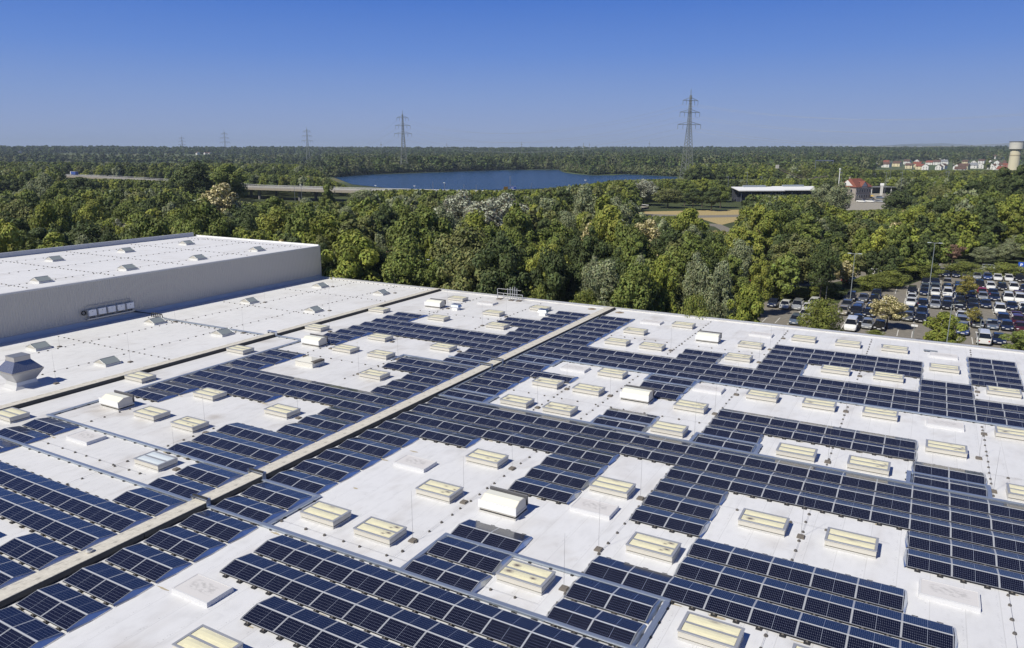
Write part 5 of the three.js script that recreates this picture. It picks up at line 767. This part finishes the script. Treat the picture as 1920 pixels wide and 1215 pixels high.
{
  const r = rng(77), H = []; for (let i = 0; i < 48; i++) H.push([1705 + (i % 12) * 17 + rr(-6, 6, r), [316, 310, 304.5, 300][Math.floor(i / 12)] + rr(-1.4, 1.4, r)]);
  H.push([1640, 313], [1661, 313], [1682, 312], [1703, 312], [1720, 313], [1660, 310], [1870, 318], [1858, 316], [1800, 322], [1880, 323], [1795, 340], [1380, 292], [395, 289], [372, 288], [388, 289.5], [40, 288]);
  H.forEach(([px, py], i) => { const d = Math.min(2600, dAt(py, 2)), [x, v] = at(px, d), town = i < 59; house(x, v, hgt(x, v), YAW + (r() < .5 ? -.8 : .9) + rr(-.2, .2, r), 9 + 3 * r(), 11 + 4 * r(), 5.2 + 1.6 * r(), r() < .14 ? creamWall : plaster, r() < .3 ? redRoof : r() < .85 ? brownRoof : greyRoof, town ? (i < 48 ? `small pale house in the town below the water tower, ${ORD[i % 12]} of the ${['front', 'second', 'third', 'back'][Math.floor(i / 12)]} rank` : `small pale house at the town edge among trees, ${ORD[i - 48]} counted from the station`) : ['small white building seen above the far woods over the middle', 'white farm house on the far meadow, one of three, outermost', 'white farm house on the far meadow, one of three, second', 'white farm house on the far meadow, one of three, innermost', 'tiny white house far away above the woods behind the hall'][i - 59]); });
  const d = 1010, [x, v] = at(1904.5, d, 30), t = thing('water_tower', 'cream round water tower with a wider tank and dark flat roof', 'water tower', [x, 0, v]), top = yAt(265, d), neck = yAt(280, d), R = 11.5 * perPx(d), S = R * .82;
  const wt = mat(.62, .56, .40, .85), wt2 = mat(.60, .58, .52, .85); obj('shaft', [cyl(S * 1.02, S * .9, 0, neck - 1.5, 24)], wt, t); obj('tank_corbel', [cyl(S * .92, R, neck - 1.5, neck + .4, 24)], mat(.46, .40, .30, .85), t); obj('tank', [cyl(R, R * 1.02, neck + .4, top - .8, 24)], wt2, t); obj('roof', [cyl(R * 1.07, R * 1.05, top - .8, top, 24)], mat(.10, .10, .11, .8), t); obj('ring', [cyl(S * .98, S * .98, neck - 8, neck - 7, 24)], mat(.45, .38, .25, .85), t);
  const [cx2, cv2] = at(1490, 560), c = thing('loading_crane', 'rusty conveyor crane arm above the shrubs behind the white halls', 'crane', [cx2, 0, cv2]); c.rotation.y = YAW; obj('boom', [bar([-14, 17, 0], [6, 9, 0], .35, 4), bar([6, 9, 0], [24, 12, 0], .3, 4), bar([-14, 18.4, 0], [6, 10.6, 0], .2, 4)], mat(.16, .13, .11, .8), c); obj('cabin', [bx(-15.4, -13.4, 17.4, 20, -1, 1)], mat(.5, .48, .42, .8), c); obj('mast', [bar([6, 0, 0], [6, 10, 0], .4, 5), bar([2, 0, 0], [6, 9, 0], .3, 4)], mat(.16, .13, .11, .8), c);
  const [gx, gv] = at(1542, 700), gt = thing('signal_gantry', 'thin railway gantry frame standing over the trees', 'gantry', [gx, 0, gv]); gt.rotation.y = YAW; for (const u of [-8, 8]) obj('post', [bx(u - .2, u + .2, 0, yAt(300, 700), -.2, .2)], M.steel, gt); obj('beam', [bx(-8.4, 8.4, yAt(302, 700), yAt(300, 700), -.3, .3)], M.steel, gt);
  [[1400, 322], [1428, 330], [1376, 332], [1640, 325], [1660, 322], [1690, 322], [1714, 330], [1773, 322], [1776, 320], [1577, 322], [1668, 302], [1530, 330], [1365, 330]].forEach(([px, top], i) => { const dd = 480 + (i % 4) * 40, [xx, vv] = at(px, dd, 8), h = yAt(top, dd), g = thing('catenary_mast', 'thin grey railway mast among the trees behind the station', 'mast', [xx, 0, vv], 'railway masts behind the station'); obj('mast', [cyl(.16, .12, 0, h, 5)], M.steel, g); obj('bracket', [bx(-1.6, .1, h - .7, h - .5, -.1, .1)], M.steel, g); });
}
{ const dup = {}; scene.traverse((o) => { if (o.parent === scene && o.userData.label) (dup[o.userData.label] ??= []).push(o); }); let n = 0; for (const [l, a] of Object.entries(dup)) if (a.length > 1 && !/tree|mast|shrub/.test(l)) { n++; if (n < 6) console.log('same label', a.length, l); } console.log('dups', n, 'top', scene.children.length); }
renderer.render(scene, camera);
